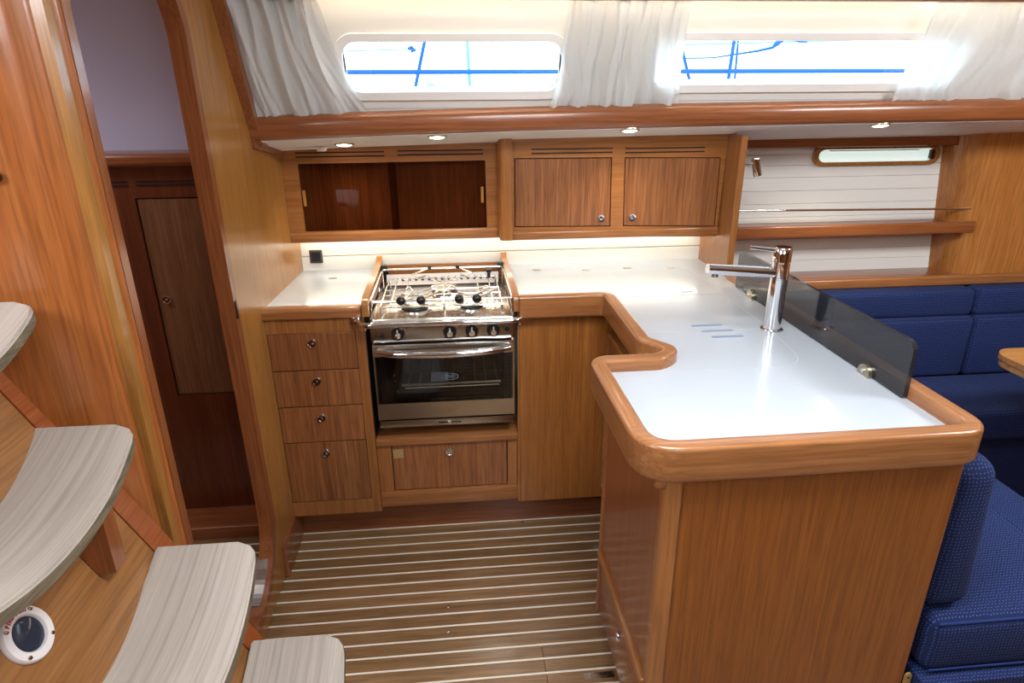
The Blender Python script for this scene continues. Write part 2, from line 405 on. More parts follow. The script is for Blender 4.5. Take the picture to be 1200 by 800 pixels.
# ---- wall of the companionway, with its rounded post
pts = [(-1.9, 1.06), (-1.0, 1.072), (-0.79, 1.082)]
for i in range(15):
    t = i / 14 * PI / 2; pts.append((-0.765 + 0.148 * math.sin(t), 1.158 - 0.074 * math.cos(t)))
pts += [(-0.617, 1.160), (-0.608, 1.163), (-0.600, 1.168), (-0.597, 1.176), (-0.600, 1.184), (-0.603, 1.188), (-0.603, 1.2), (-0.66, 1.2), (-0.7, 1.17), (-1.9, 1.14)]
wst = struct('wall_stairway', plate(pts, [], 2.0, lambda s, t, d: (s, t, d)), wood('companionway_veneer', '#985426', '#a25e2c', '#ac6a36', 'Z', 0.3, 60, 0.3, 0.25), smooth=True)
obj('wall_button', lathe([(0.009, 0), (0.009, 0.008), (0.006, 0.012), (0, 0.013)], (0, -1, 0), (-0.706, 1.088, 1.386)), 'black', wst, True)

# ---- aft cabin seen through the doorway
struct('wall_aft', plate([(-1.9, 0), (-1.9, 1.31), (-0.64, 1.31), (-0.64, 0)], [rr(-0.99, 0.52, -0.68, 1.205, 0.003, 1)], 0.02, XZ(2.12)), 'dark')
WA = bpy.data.objects['wall_aft']
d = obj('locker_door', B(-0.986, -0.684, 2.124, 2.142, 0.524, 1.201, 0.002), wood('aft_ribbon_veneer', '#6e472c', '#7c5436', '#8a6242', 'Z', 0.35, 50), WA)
knob(d, (-0.957, 2.124, 0.872), dark=True)
obj('locker_back', B(-1.0, -0.66, 2.146, 2.15, 0.5, 1.22, 0), 'gap', WA)
bm = B(-0.975, -0.66, 2.116, 2.121, 1.243, 1.2465, 0); B(-0.975, -0.66, 2.116, 2.121, 1.254, 1.2575, 0, 1, bm)
B(-1.06, -1.0, 2.116, 2.121, 1.243, 1.2465, 0, 1, bm); B(-1.06, -1.0, 2.116, 2.121, 1.254, 1.2575, 0, 1, bm)
obj('vent_slots', bm, 'gap', WA)
obj('ledge', B(-1.9, -0.64, 2.085, 2.3, 1.300, 1.340, 0.014, 4), 'redX', WA, True)
obj('plinth', B(-1.9, -0.64, 1.99, 2.12, 0, 0.05, 0.004), 'redX', WA)
bm = bmesh.new(); rings = []
for i in range(9):
    t = i / 8; rings.append([(-1.95, 2.24 - 0.55 * t * t, 1.33 + 0.6 * t), (-0.642, 2.24 - 0.55 * t * t, 1.33 + 0.6 * t)])
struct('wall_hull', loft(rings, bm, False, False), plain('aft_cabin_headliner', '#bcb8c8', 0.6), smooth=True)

# ---- galley back wall (white splash boards)
wb = struct('wall_back', B(-0.585, 1.02, 2.40, 2.44, 0.84, 1.36, 0), 'seam')
obj('splash_panel', B(-0.57, 0.985, 2.38, 2.402, 0.885, 0.941, 0.002), 'white', wb)
obj('splash_panel', B(-0.57, 0.985, 2.38, 2.402, 0.9435, 1.10, 0.002), 'white', wb)
# ---- soffit under the side deck
ZB = [(-0.62, 1.375), (-0.32, 1.385), (0.19, 1.396), (0.72, 1.402), (1.28, 1.406), (1.9, 1.41), (3.3, 1.415)]
def zb(x):
    for (x0, z0), (x1, z1) in zip(ZB, ZB[1:]):
        if x <= x1: return z0 + (z1 - z0) * (x - x0) / (x1 - x0)
    return ZB[-1][1]
def zs(x, y): return zb(x) - (y - 2.04) * 0.19 - 0.003
bm = bmesh.new(); rings = []
for i in range(27):
    x = -0.60 + i * 0.15
    rings.append([(x, 2.045, zs(x, 2.045)), (x, 2.5, zs(x, 2.5)), (x, 2.5, zs(x, 2.5) + 0.02), (x, 2.045, zs(x, 2.045) + 0.02)])
struct('ceiling_soffit', loft(rings, bm), 'hull')
# ---- long rounded handrail along the soffit
rings = []
pr = rr(-0.05, -0.002, 0.03, 0.068, [0.020, 0.030, 0.012, 0.004], 6)
for i in range(27):
    x = -0.602 + i * 0.15
    rings.append([(x, 2.055 - u, zb(x) + v) for (u, v) in pr])
struct('trim_1', loft(rings), 'redX', None, True)
# raking stile where the cabin side meets the bulkhead
rings = []
for (y, z) in ((1.868, 1.80), (1.90, 1.70), (1.955, 1.56), (2.02, 1.42), (2.045, 1.372), (2.06, 1.358)):
    rings.append([(-0.604, y - 0.002, z), (-0.560, y - 0.002, z), (-0.560, y + 0.05, z), (-0.604, y + 0.05, z)])
struct('trim_2', loft(rings), 'redZ', None, True)
rings = []
for (y, z) in ((2.03, 1.377), (2.16, 1.353), (2.30, 1.325)):
    rings.append([(-0.604, y, z - 0.022), (-0.575 + (y - 2.03) * 0.06, y, z - 0.022), (-0.575 + (y - 2.03) * 0.06, y, z + 0.01), (-0.604, y, z + 0.01)])
struct('trim_3', loft(rings), 'redY')
# ---- cabin side with the two long windows, leaning inboard
y0c, z0c = 2.085, 1.42; y1c, z1c = 1.955, 1.80
dl = math.hypot(y1c - y0c, z1c - z0c); ty, tz = (y1c - y0c) / dl, (z1c - z0c) / dl
def CS(s, t, d): return (s, y0c + ty * t + tz * d, z0c + tz * t - ty * d)     # d outboard
win = [(-0.295, 0.096, 0.335, 0.235), (0.62, 0.112, 1.56, 0.237)]
def tt(z): return (z - z0c) / tz
holes = [rr(x0, a0, x1, a1, 0.042 if i == 0 else 0.03, 8) for i, (x0, a0, x1, a1) in enumerate(win)]
cs = struct('wall_outboard', plate([(-0.6, 0), (3.3, 0), (3.3, dl), (-0.6, dl)], holes, 0.03, CS), 'white')
for i, (x0, a0, x1, a1) in enumerate(win):
    r = 0.042 if i == 0 else 0.03
    wn = struct('window_%d' % (i + 1), plate(rr(x0 - 0.026, a0 - 0.024, x1 + 0.026, a1 + 0.022, r + 0.022, 8), [rr(x0, a0, x1, a1, r, 8)], 0.05, lambda s, t, d: CS(s, t, d - 0.011)), 'hull', None, True)
    bm = plate(rr(x0 - 0.001, a0 - 0.001, x1 + 0.001, a1 + 0.001, r, 8), [], 0.004, lambda s, t, d: CS(s, t, d + 0.02))
    obj('pane', bm, 'pane', wn)
    bm = plate(rr(x0 - 0.022, a0 - 0.052, x1 + 0.022, a0 - 0.0505, 0.0005, 1), [], 0.001, lambda s, t, d: CS(s, t, d - 0.0016))
    obj('liner_seam', bm, 'seam', wn)
# valance board and LED cove above the windows
struct('trim_4', B(-0.6, 3.3, 1.90, 1.925, 1.735, 1.80, 0.004), 'redX')
struct('ceiling_headliner', plate([(-2.3, -1.6), (3.3, -1.6), (3.3, 1.95), (-0.6, 1.95), (-0.6, 2.4), (-2.3, 2.4)], [], 0.03, XY(1.95)), 'hull')
struct('ceiling_coving', B(-0.6, 3.3, 1.93, 1.99, 1.80, 1.96, 0), 'hull')
# ---- walls behind the camera and the far end of the saloon
struct('wall_starboard', B(-2.3, 3.3, -1.66, -1.6, 0, 1.95, 0), 'panel')
struct('wall_forward', B(3.3, 3.36, -1.66, 2.6, 0, 1.95, 0), 'panel')
struct('wall_stern', B(-2.36, -2.3, -1.66, 2.6, 0, 1.95, 0), 'panel')

# ---- saloon: white planked hull lining and wooden partition
ws = struct('wall_saloon', B(1.0, 3.3, 2.475, 2.5, 0.0, 1.36, 0), 'seam')
zz = [1.34, 1.273, 1.232, 1.186, 1.134, 1.083, 1.03, 0.985, 0.94, 0.895, 0.85, 0.80, 0.745]
for a1, a0 in zip(zz, zz[1:]):
    obj('lining_plank', B(1.0, 2.08, 2.462, 2.477, a0 + 0.0005, a1 - 0.0005, 0.0006, 1), 'white', ws)
pts = [(1.985, 2.475), (2.0, 2.42), (2.01, 2.38), (2.03, 2.355), (2.07, 2.342), (2.16, 2.336), (3.3, 2.336), (3.3, 2.5), (2.0, 2.5)]
wr = struct('wall_right', plate(pts, [], 0.68, lambda s, t, d: (s - (d - 0.2) * 0.12 * (1 if s < 2.3 else 0), t, 0.70 + d)), wood('saloon_partition_veneer', '#a0622a', '#b07034', '#bd8044', 'Z', 0.32, 30), smooth=True)
bm = B(2.315, 2.325, 2.332, 2.338, 0.985, 1.09, 0.001); B(2.335, 2.37, 2.332, 2.338, 1.0, 1.085, 0.001, 1, bm)
obj('locker_gap', bm, 'gap', wr)
struct('trim_5', B(0.985, 2.02, 2.40, 2.465, 1.303, 1.338, 0.004), 'redX')
# port light in the hull
fr = rr(1.405, 1.232, 1.925, 1.302, 0.03, 8)
fr = [(p[0], p[1] - 0.012 * (1 - ((p[0] - 1.665) / 0.26) ** 2) * (1 if p[1] < 1.26 else -0.2)) for p in fr]
inn = [(1.665 + (p[0] - 1.665) * 0.925, 1.267 + (p[1] - 1.267) * 0.66) for p in fr]
w3 = struct('window_3', plate(fr, [inn], 0.02, XZ(2.445)), 'gold', None, True)
obj('pane', plate([(1.665 + (p[0] - 1.665) * 0.935, 1.267 + (p[1] - 1.267) * 0.7) for p in fr], [], 0.003, XZ(2.458)), 'portglass', w3)
obj('catch', B(1.885, 1.90, 2.44, 2.457, 1.25, 1.285, 0.002), 'bronze', w3)
obj('blind_cord_row', B(1.47, 1.84, 2.453, 2.4575, 1.283, 1.287, 0.0), 'white', w3)

# ================================================================== GALLEY BASE CABINETS
def front(parent, x0, x1, z0, z1, y, m='ribbon', name='drawer', kn=None, g=0.003):
    d = obj(name, B(x0 + g, x1 - g, y + 0.001, y + 0.019, z0 + g, z1 - g, 0.0015), m, parent)
    if kn: knob(d, (kn[0], y + 0.001, kn[1]), dark=(name == 'drawer' and x0 < -0.5))
    return d
YF = 1.91
# drawer unit
t = thing('drawer_cabinet', 'mahogany cabinet of four stacked drawers left of the stove', 'cabinet', (-0.45, YF, 0))
x0, x1 = -0.603, -0.291
obj('face_frame', plate([(x0, 0.135), (x1, 0.135), (x1, 0.858), (x0, 0.858)], [[(-0.591, 0.19), (-0.320, 0.19), (-0.320, 0.811), (-0.591, 0.811)]], 0.022, XZ(YF)), 'frameZ', t)
obj('carcass', B(x0, x1 - 0.002, YF + 0.024, 2.37, 0.135, 0.85, 0), 'gap', t)
obj('side_panel', B(-0.302, -0.292, YF + 0.022, 2.37, 0.135, 0.86, 0), 'gap', t)  # wooden side coloured black to paint the shade beside the stove
for (a0, a1, kz) in ((0.683, 0.811, 0.777), (0.555, 0.683, 0.647), (0.423, 0.555, 0.515), (0.19, 0.423, 0.383)):
    front(t, -0.591, -0.320, a0, a1, YF, 'ribbon', 'drawer', (-0.456, kz), 0.0018)
# kick plate under everything
struct('baseboard_back', B(-0.6, 0.56, 1.993, 2.01, 0.0, 0.155, 0.0), 'redX')
# cabinet below the stove
t = thing('stove_base_cabinet', 'low mahogany cabinet with one drawer underneath the stove', 'cabinet', (-0.045, YF, 0))
obj('face_frame', plate([(-0.290, 0.20), (0.193, 0.20), (0.193, 0.393), (-0.290, 0.393)], [[(-0.243, 0.207), (0.156, 0.207), (0.156, 0.391), (-0.243, 0.391)]], 0.022, XZ(YF + 0.012)), 'frameZ', t)
obj('top_rail', B(-0.290, 0.193, YF - 0.002, 2.35, 0.393, 0.421, 0.004), 'railX', t, True)
obj('bottom_rail', B(-0.290, 0.193, YF + 0.001, YF + 0.035, 0.15, 0.205, 0.004), 'railX', t, True)
obj('carcass', B(-0.288, 0.191, YF + 0.036, 2.35, 0.16, 0.39, 0), 'gap', t)
d = front(t, -0.243, 0.156, 0.207, 0.391, YF + 0.012, 'ribbon', 'drawer', (-0.044, 0.354))
obj('sticker', B(-0.237, -0.202, YF + 0.0115, YF + 0.0135, 0.338, 0.372, 0.0005), 'label', d, label='small brass coloured sticker')
# blind corner cabinet
t = thing('corner_cabinet', 'tall plain mahogany panel cabinet between the stove and the peninsula', 'cabinet', (0.35, YF, 0))
obj('front_panel', B(0.197, 0.500, YF - 0.005, YF + 0.015, 0.143, 0.868, 0.002), 'panel', t)
obj('side_panel', B(0.190, 0.1965, YF - 0.004, 2.36, 0.143, 0.868, 0.001), 'frameZ', t)
obj('carcass', B(0.198, 0.495, YF + 0.017, 2.36, 0.15, 0.84, 0), 'gap', t)

# peninsula cabinet
t = thing('peninsula_cabinet', 'large mahogany peninsula cabinet under the sink counter, nearest the camera', 'cabinet', (0.65, 1.4, 0))
obj('end_panel', B(0.395, 0.951, 0.962, 0.980, 0.0, 0.862, 0.002), wood('peninsula_end_veneer', '#854a16', '#8f521c', '#985a22', 'Z', 0.36, 60, 0.15), t)
bm = plate(rr(0.368, 0.958, 0.399, 0.990, [0.002, 0.002, 0.002, 0.014], 5), [], 0.862, XY(0.0))
obj('corner_post', bm, 'frameZ', t, True)
obj('side_panel', B(0.372, 0.386, 0.99, 1.405, 0.322, 0.86, 0.001), 'redZ', t)
obj('corner_strip', B(0.367, 0.388, 1.405, 1.425, 0.105, 0.86, 0.004), 'frameZ', t, True)
knob(t, (0.372, 1.338, 0.771), (-1, 0, 0), 0.010)
obj('moulding', B(0.360, 0.380, 0.985, 1.41, 0.303, 0.322, 0.006, 3), 'frameY', t, True)
obj('moulding', B(0.364, 0.380, 0.985, 1.41, 0.288, 0.301, 0.004, 3), 'redY', t, True)
d = obj('drawer', B(0.370, 0.386, 0.995, 1.402, 0.118, 0.286, 0.004), 'redY', t, True)
knob(d, (0.370, 1.178, 0.245), (-1, 0, 0), 0.012)
obj('plinth', B(0.42, 0.93, 0.985, 1.40, 0.0, 0.11, 0, 1, B(0.525, 0.93, 1.40, 2.0, 0.0, 0.11, 0)), 'redY', t)
obj('return_panel', B(0.372, 0.50, 1.410, 1.425, 0.105, 0.862, 0.001), 'frameZ', t)
obj('alcove_panel', B(0.500, 0.515, 1.425, 1.905, 0.105, 0.862, 0.001), 'redZ', t)
d = obj('locker_door', plate(rr(1.45, 0.2, 1.89, 0.775, 0.01, 3), [], 0.012, lambda s, q, dd: (0.499 - dd, s, q)), 'redZ', t)
obj('door_moulding', plate(rr(1.445, 0.195, 1.895, 0.785, 0.012, 3), [rr(1.46, 0.21, 1.88, 0.768, 0.01, 3)], 0.018, lambda s, q, dd: (0.4995 - dd, s, q)), 'railY', d, True)
obj('carcass', B(0.52, 0.936, 0.985, 2.05, 0.11, 0.84, 0), 'gap', t)
obj('outer_side_panel', B(0.938, 0.951, 0.981, 2.06, 0.11, 0.862, 0.001), 'redZ', t)
obj('saddle_chock', B(0.348, 0.372, 0.962, 0.978, 0.822, 0.848, 0.006), 'frameX', t, True)

# ================================================================== COUNTERTOPS
ZC = 0.89
t = thing('left_countertop', 'white worktop with wooden front edge above the four drawers', 'countertop', (-0.45, 2.1, 0.87))
obj('worktop', plate([(-0.60, 1.935), (-0.290, 1.935), (-0.290, 2.385), (-0.60, 2.385)], [], 0.03, XY(ZC - 0.03)), 'counter', t)
obj('front_edge', B(-0.604, -0.291, 1.896, 1.942, 0.858, 0.894, 0.008, 3), 'railX', t, True)
obj('finger_hole', plate([(-0.438 + 0.016 * math.cos(k * PI / 6), 2.258 + 0.007 * math.sin(k * PI / 6)) for k in range(12)], [], 0.0008, XY(ZC)), 'socket', t)

t = thing('galley_countertop', 'white L-shaped worktop with raised mahogany rim around stove side and peninsula', 'countertop', (0.65, 1.6, 0.87))
poly = [(0.197, 2.385), (0.197, 1.88), (0.467, 1.88), (0.468, 1.44), (0.50, 1.40), (0.47, 1.365), (0.33, 1.365), (0.325, 1.34), (0.325, 0.99), (0.345, 0.955), (0.945, 0.955), (0.960, 0.98), (0.960, 2.06), (0.985, 2.10), (0.985, 2.385)]
obj('worktop', plate(poly, [], 0.03, XY(ZC - 0.03)), 'counter', t)
path = fillet([(0.193, 1.876), (0.474, 1.876), (0.470, 1.475), (0.524, 1.402), (0.474, 1.358), (0.322, 1.358), (0.325, 0.955), (0.9635, 0.957), (0.9635, 2.085)],
              [0, 0.035, 0.05, 0.045, 0.05, 0.035, 0.07, 0.05, 0], 8)
rim = obj('raised_rim', sweep([(p.x, p.y) for p in path], rprof(-0.0185, 0.0185, 0.846, 0.921, 0.009, 0.012, 5)), 'railX', t, True)
rim.data.materials.append(W['railY'])                      # grain follows the runs that point aft
for pl in rim.data.polygons:
    cc = pl.center + ORG[rim.name]
    if (cc.x > 0.94 and cc.y > 0.99) or (cc.x < 0.35 and 1.02 < cc.y < 1.32) or (0.44 < cc.x < 0.50 and 1.49 < cc.y < 1.84): pl.material_index = 1
sw = 0.0011
def seam(path2, closed=False):
    obj('lid_seam', sweep(path2, [(-sw, ZC - 0.001), (sw, ZC - 0.001), (sw, ZC + 0.0004), (-sw, ZC + 0.0004)], None, closed), 'seam', t)
seam([(p.x, p.y) for p in fillet([(0.47, 1.59), (0.475, 1.33), (0.83, 1.33), (0.86, 1.59)], [0, 0.09, 0.09, 0], 8)][1:])
seam([(0.49, 1.588), (0.86, 1.588)])
seam([(p.x, p.y) for p in fillet([(0.86, 1.59), (0.86, 2.20), (0.84, 2.25)], 0.02)])
seam([(p.x, p.y) for p in fillet([(0.492, 1.62), (0.495, 1.92), (0.86, 1.92)], 0.09)])
seam([(0.58, 1.92), (0.555, 2.28)])
for (x, y, a1) in ((0.302, 2.288, 0), (0.482, 2.262, 0.3), (0.640, 2.270, 0.3), (0.805, 2.26, 0.4)):
    ca, sa = math.cos(a1), math.sin(a1)
    obj('finger_hole', plate([(x + 0.016 * math.cos(k * PI / 6) * ca + 0.008 * math.sin(k * PI / 6) * sa, y - 0.016 * math.cos(k * PI / 6) * sa * 0.4 + 0.010 * math.sin(k * PI / 6)) for k in range(12)], [], 0.0009, XY(ZC)), 'clip', t)
obj('finger_slot', plate(rr(0.735, 1.945, 0.775, 1.958, 0.006, 4), [], 0.0008, XY(ZC)), 'slotwhite', t)
for (xa, xb, y) in ((0.653, 0.742, 1.628), (0.665, 0.754, 1.583), (0.676, 0.764, 1.537)):
    obj('drain_slot', plate(rr(xa, y - 0.006, xb, y + 0.006, 0.0055, 4), [], 0.0008, XY(ZC)), 'slotwhite', t)

# wooden fiddles on both sides of the stove well
for (x, lab) in ((-0.279, 'rounded mahogany upright rail along the left side of the stove well'), (0.184, 'rounded mahogany upright rail along the right side of the stove well')):
    pth = [(1.878, 0.868), (1.878, 0.92), (2.335, 0.925), (2.37, 0.95), (2.375, 0.868)]
    f2 = fillet([(p[0], p[1]) for p in pth], [0, 0.03, 0.08, 0.03, 0], 5)
    bm = bmesh.new()
    tb = plate([(p.x, p.y) for p in f2], [], 0.020, lambda s, q, dd, x=x: (x - 0.010 + dd, s, q))
    bmesh.ops.bevel(tb, geom=[e for e in tb.edges if len(e.link_faces) == 2 and e.calc_face_angle(0) > 1.2], offset=0.007, segments=3, affect='EDGES')
    solo('fiddle_rail', tb, 'gold' if x < 0 else 'railY', lab, 'rail', True)

# ================================================================== STOVE
t = thing('gimballed_stove', 'stainless steel gimballed marine stove with three burners and oven', 'stove', (-0.047, 1.9, 0.42))
X0, X1, YS = -0.268, 0.176, 1.893
bm = B(X0, X0 + 0.006, YS + 0.004, 2.33, 0.47, 0.858, 0); B(X1 - 0.006, X1, YS + 0.004, 2.33, 0.47, 0.858, 0, 1, bm)
B(X0, X1, 2.324, 2.33, 0.47, 0.858, 0, 1, bm); B(X0, X1, YS + 0.006, 2.33, 0.47, 0.476, 0, 1, bm); B(X0, X1, YS + 0.006, 2.33, 0.765, 0.77, 0, 1, bm)
obj('body', bm, 'brush', t)
obj('well_back', B(-0.287, 0.188, 2.345, 2.352, 0.42, 0.90, 0), 'gap', t)
hob = obj('hob_plate', B(X0, X1, YS - 0.012, 2.31, 0.842, 0.852, 0.003), 'steel', t, True)
# raised dished rim of the hob
obj('hob_rim', tube([(X0 + 0.004, YS - 0.012, 0.848), (X1 - 0.004, YS - 0.012, 0.848)], 0.008, 10), 'steel', t, True)
obj('vent_shade_sheet', B(X0 + 0.02, X1 - 0.02, 2.2665, 2.268, 0.856, 0.894, 0), 'black', t)  # black sheet added as the shade inside the vent holes
obj('vent_strip', plate([(X0 + 0.02, 0.855), (X1 - 0.02, 0.855), (X1 - 0.02, 0.895), (X0 + 0.02, 0.895)],
    [[(x + 0.006 * math.cos(-k * PI / 4), 0.876 + 0.008 * math.sin(-k * PI / 4)) for k in range(8)] for x in [-0.19 + 0.0235 * q for q in range(15)]], 0.003, XZ(2.262)), 'plastic', t)
obj('back_rail_board', B(X0 + 0.02, X1 - 0.0, 2.327, 2.340, 0.86, 0.915, 0.003), 'railX', t, True)
cp = obj('control_panel', B(X0 - 0.004, X1 + 0.004, YS - 0.006, YS + 0.02, 0.776, 0.834, 0.006, 3), 'brush', t, True)
obj('panel_lip', tube([(X0 + 0.006, YS - 0.008, 0.783), (X1 - 0.01, YS - 0.008, 0.783)], 0.005, 8), 'steel', t, True)
for x in (-0.187, -0.025, 0.044, 0.112):
    k1 = obj('control_knob', lathe([(0.021, 0), (0.021, 0.006), (0.019, 0.012), (0, 0.0125)], (0, -1, 0), (x, YS - 0.005, 0.806)), 'black', t, True)
    obj('knob_cap', lathe([(0.0115, 0.010), (0.0115, 0.017), (0.009, 0.021), (0, 0.022)], (0, -1, -0.05), (x, YS - 0.005, 0.804)), 'chrome', k1, True)
    obj('knob_pointer', B(x - 0.002, x + 0.002, YS - 0.021, YS - 0.019, 0.812, 0.823, 0), 'plastic', k1)
    obj('dial_marks', B(x + 0.024, x + 0.034, YS - 0.0068, YS - 0.0055, 0.823, 0.8255, 0), 'black', cp)
obj('igniter_button', lathe([(0.008, 0), (0.008, 0.006), (0.006, 0.008), (0, 0.008)], (0, -1, 0), (0.155, YS - 0.005, 0.809)), 'black', t, True)
FX = Matrix(((1, 0, 0, 0), (0, 0, -1, 0), (0, 1, 0, 0), (0, 0, 0, 1)))
text('dial_symbol', '4', 0.030, Matrix.Translation((-0.236, YS - 0.0066, 0.797)) @ FX, 'black', t, 0.0006, 0.0008)
# oven door
dr = obj('oven_door', plate([(X0 - 0.002, 0.505), (X1 + 0.002, 0.505), (X1 + 0.002, 0.771), (X0 - 0.002, 0.771)], [[(X0 + 0.003, 0.563), (X1 - 0.003, 0.563), (X1 - 0.003, 0.728), (X0 + 0.003, 0.728)]], 0.02, XZ(YS - 0.004)), 'brush', t)
obj('oven_glass', B(X0 + 0.002, X1 - 0.002, YS - 0.005, YS + 0.001, 0.562, 0.729, 0.0005), 'ovenglass', dr)
pts = []
for i in range(13):
    u = i / 12; pts.append((X0 + 0.012 + u * (X1 - X0 - 0.024), YS - 0.012 - 0.030 * math.sin(PI * u) ** 0.5, 0.748 - 0.004 * math.sin(PI * u)))
obj('door_handle', tube(pts, [0.008] + [0.012] * 11 + [0.008], 12), 'chrome', dr, True)
obj('door_top_lip', B(X0, X1, YS - 0.012, YS, 0.764, 0.771, 0.002), 'steel', dr, True)
fr_ = obj('lower_strip', B(X0, X1, YS - 0.003, YS + 0.02, 0.474, 0.499, 0.003), 'brush', t, True)
obj('drip_tray_catch', B(-0.075, -0.0, YS - 0.005, YS - 0.002, 0.484, 0.488, 0.0005), 'black', fr_)
obj('catch_button', B(-0.045, -0.033, YS - 0.009, YS - 0.004, 0.481, 0.491, 0.001), 'chrome', fr_)
# inside the oven
obj('oven_cavity', plate([(X0 + 0.01, 0.48), (X1 - 0.01, 0.48), (X1 - 0.01, 0.76), (X0 + 0.01, 0.76)], [[(X0 + 0.03, 0.49), (X1 - 0.03, 0.49), (X1 - 0.03, 0.75), (X0 + 0.03, 0.75)]], 0.38, XZ(YS + 0.022)), 'iron', t)
obj('cavity_back', B(X0 + 0.01, X1 - 0.01, 2.29, 2.30, 0.48, 0.76, 0), 'iron', t)
bm = tube([(-0.19, YS + 0.03, 0.612), (0.135, YS + 0.03, 0.612)], 0.005, 8); tube([(-0.18, YS + 0.035, 0.598), (0.13, YS + 0.035, 0.598)], 0.003, 6, bm=bm)
for i in range(9): tube([(-0.17 + i * 0.037, YS + 0.035, 0.600), (-0.17 + i * 0.037, 2.27, 0.600)], 0.002, 6, bm=bm)
obj('oven_rack', bm, 'clip', t, True)
for (x, z) in ((-0.21, 0.655), (-0.21, 0.633), (-0.205, 0.596), (0.137, 0.655), (0.137, 0.636), (0.137, 0.598)):
    obj('rack_stud', lathe([(0.003, 0), (0.003, 0.004), (0, 0.005)], (0, -1, 0), (x, YS + 0.022, z), 8), 'chrome', t)
obj('pale_blue_sheet', B(-0.095, -0.038, YS + 0.06, YS + 0.061, 0.606, 0.640, 0), 'pale_sheet', t)  # pale blue rectangle behind the oven glass
text('glass_logo', 'ENO', 0.015, Matrix.Translation((-0.030, YS - 0.0056, 0.652)) @ FX, 'logo', dr)
obj('logo_ring', plate([(-0.030 + 0.026 * math.cos(k * PI / 16), 0.652 + 0.0115 * math.sin(k * PI / 16)) for k in range(32)], [[(-0.030 + 0.0245 * math.cos(k * PI / 16), 0.652 + 0.0102 * math.sin(k * PI / 16)) for k in range(32)]], 0.0006, XZ(YS - 0.006)), 'logo', dr)
# crash bar with its brackets
pts = fillet([(-0.308, 1.892, 0.850), (-0.285, 1.845, 0.850), (0.19, 1.845, 0.850), (0.208, 1.892, 0.850)], [0, 0.05, 0.05, 0], 6)
bar = obj('crash_bar', tube(pts, 0.009, 12), 'chrome', t, True)
for x in (-0.312, 0.212):
    bm = B(x - 0.017, x + 0.013, 1.892, 1.908, 0.838, 0.862, 0.004); lathe([(0.007, 0), (0.007, 0.01), (0.004, 0.014), (0, 0.014)], (0, -1, 0), (x, 1.892, 0.85), 12, bm)
    obj('bar_bracket', bm, 'chrome', bar, True)
for x in (-0.286, 0.196):
    obj('gimbal_bolt', lathe([(0.0065, 0), (0.0065, 0.012), (0.004, 0.016), (0, 0.016)], (0, -1, 0), (x, 1.905, 0.822), 12), 'chrome', t, True)
# three burners
for (x, y, r) in ((-0.135, 1.985, 0.040), (0.048, 1.985, 0.034), (-0.040, 2.150, 0.040)):
    bn = obj('burner', lathe([(r + 0.004, 0.006), (r + 0.004, 0.011), (r, 0.013), (r, 0.016), (r - 0.004, 0.017)], (0, 0, 1), (x, y, 0.852), 24), 'iron', t, True)
    obj('burner_bowl', lathe([(r + 0.014, 0), (r + 0.012, 0.005), (r + 0.004, 0.0065), (r - 0.01, 0.0065)], (0, 0, 1), (x, y, 0.852), 24), 'steel', bn, True)
    obj('burner_cap', lathe([(r - 0.001, 0.014), (r - 0.001, 0.021), (r - 0.006, 0.025), (r - 0.014, 0.024), (0, 0.026)], (0, 0, 1), (x, y, 0.852), 24), 'steel', bn, True)
# wire pan support
bm = bmesh.new(); zg = 0.886
for y in (1.905, 2.03, 2.09, 2.235): tube([(X0 + 0.03, y, zg), (X1 - 0.03, y, zg)], 0.0026, 6, bm=bm)
for x in (-0.235, -0.205, -0.165, -0.04, 0.075, 0.115, 0.142): tube([(x, 1.905, zg + 0.003), (x, 2.235, zg + 0.003)], 0.0026, 6, bm=bm)
for x in (-0.235, -0.04, 0.142):
    for y in (1.905, 2.235): tube([(x, y, 0.852), (x, y, zg)], 0.0028, 6, bm=bm)
for (x, y) in ((-0.135, 1.985), (0.048, 1.985), (-0.04, 2.15)):
    for k in range(4):
        an = PI / 4 + k * PI / 2
        tube([(x + 0.018 * math.cos(an), y + 0.018 * math.sin(an), zg + 0.006), (x + 0.06 * math.cos(an), y + 0.06 * math.sin(an), zg + 0.006), (x + 0.064 * math.cos(an), y + 0.064 * math.sin(an), zg)], 0.0026, 6, bm=bm)
obj('pan_support', bm, 'steel', t, True)
# fiddle rail around the hob
zr, yf, yb = 0.914, 1.878, 2.262
fid = obj('hob_fiddle', tube(fillet([(-0.262, yf, zr), (0.172, yf, zr), (0.172, yb, zr), (-0.262, yb, zr)], 0.012, 4, True), 0.0038, 8, True), 'steel', t, True)
for (x, y) in ((-0.262, yf), (0.172, yf), (0.172, yb), (-0.262, yb)):
    obj('fiddle_post', tube([(x, y, 0.852), (x, y, zr)], 0.0045, 8), 'steel', fid, True)
for (x, y) in ((-0.255, yb + 0.008), (0.165, yb + 0.008)):
    obj('corner_block', B(x - 0.013, x + 0.013, y - 0.01, y + 0.01, 0.905, 0.930, 0.003), 'iron', fid, True)
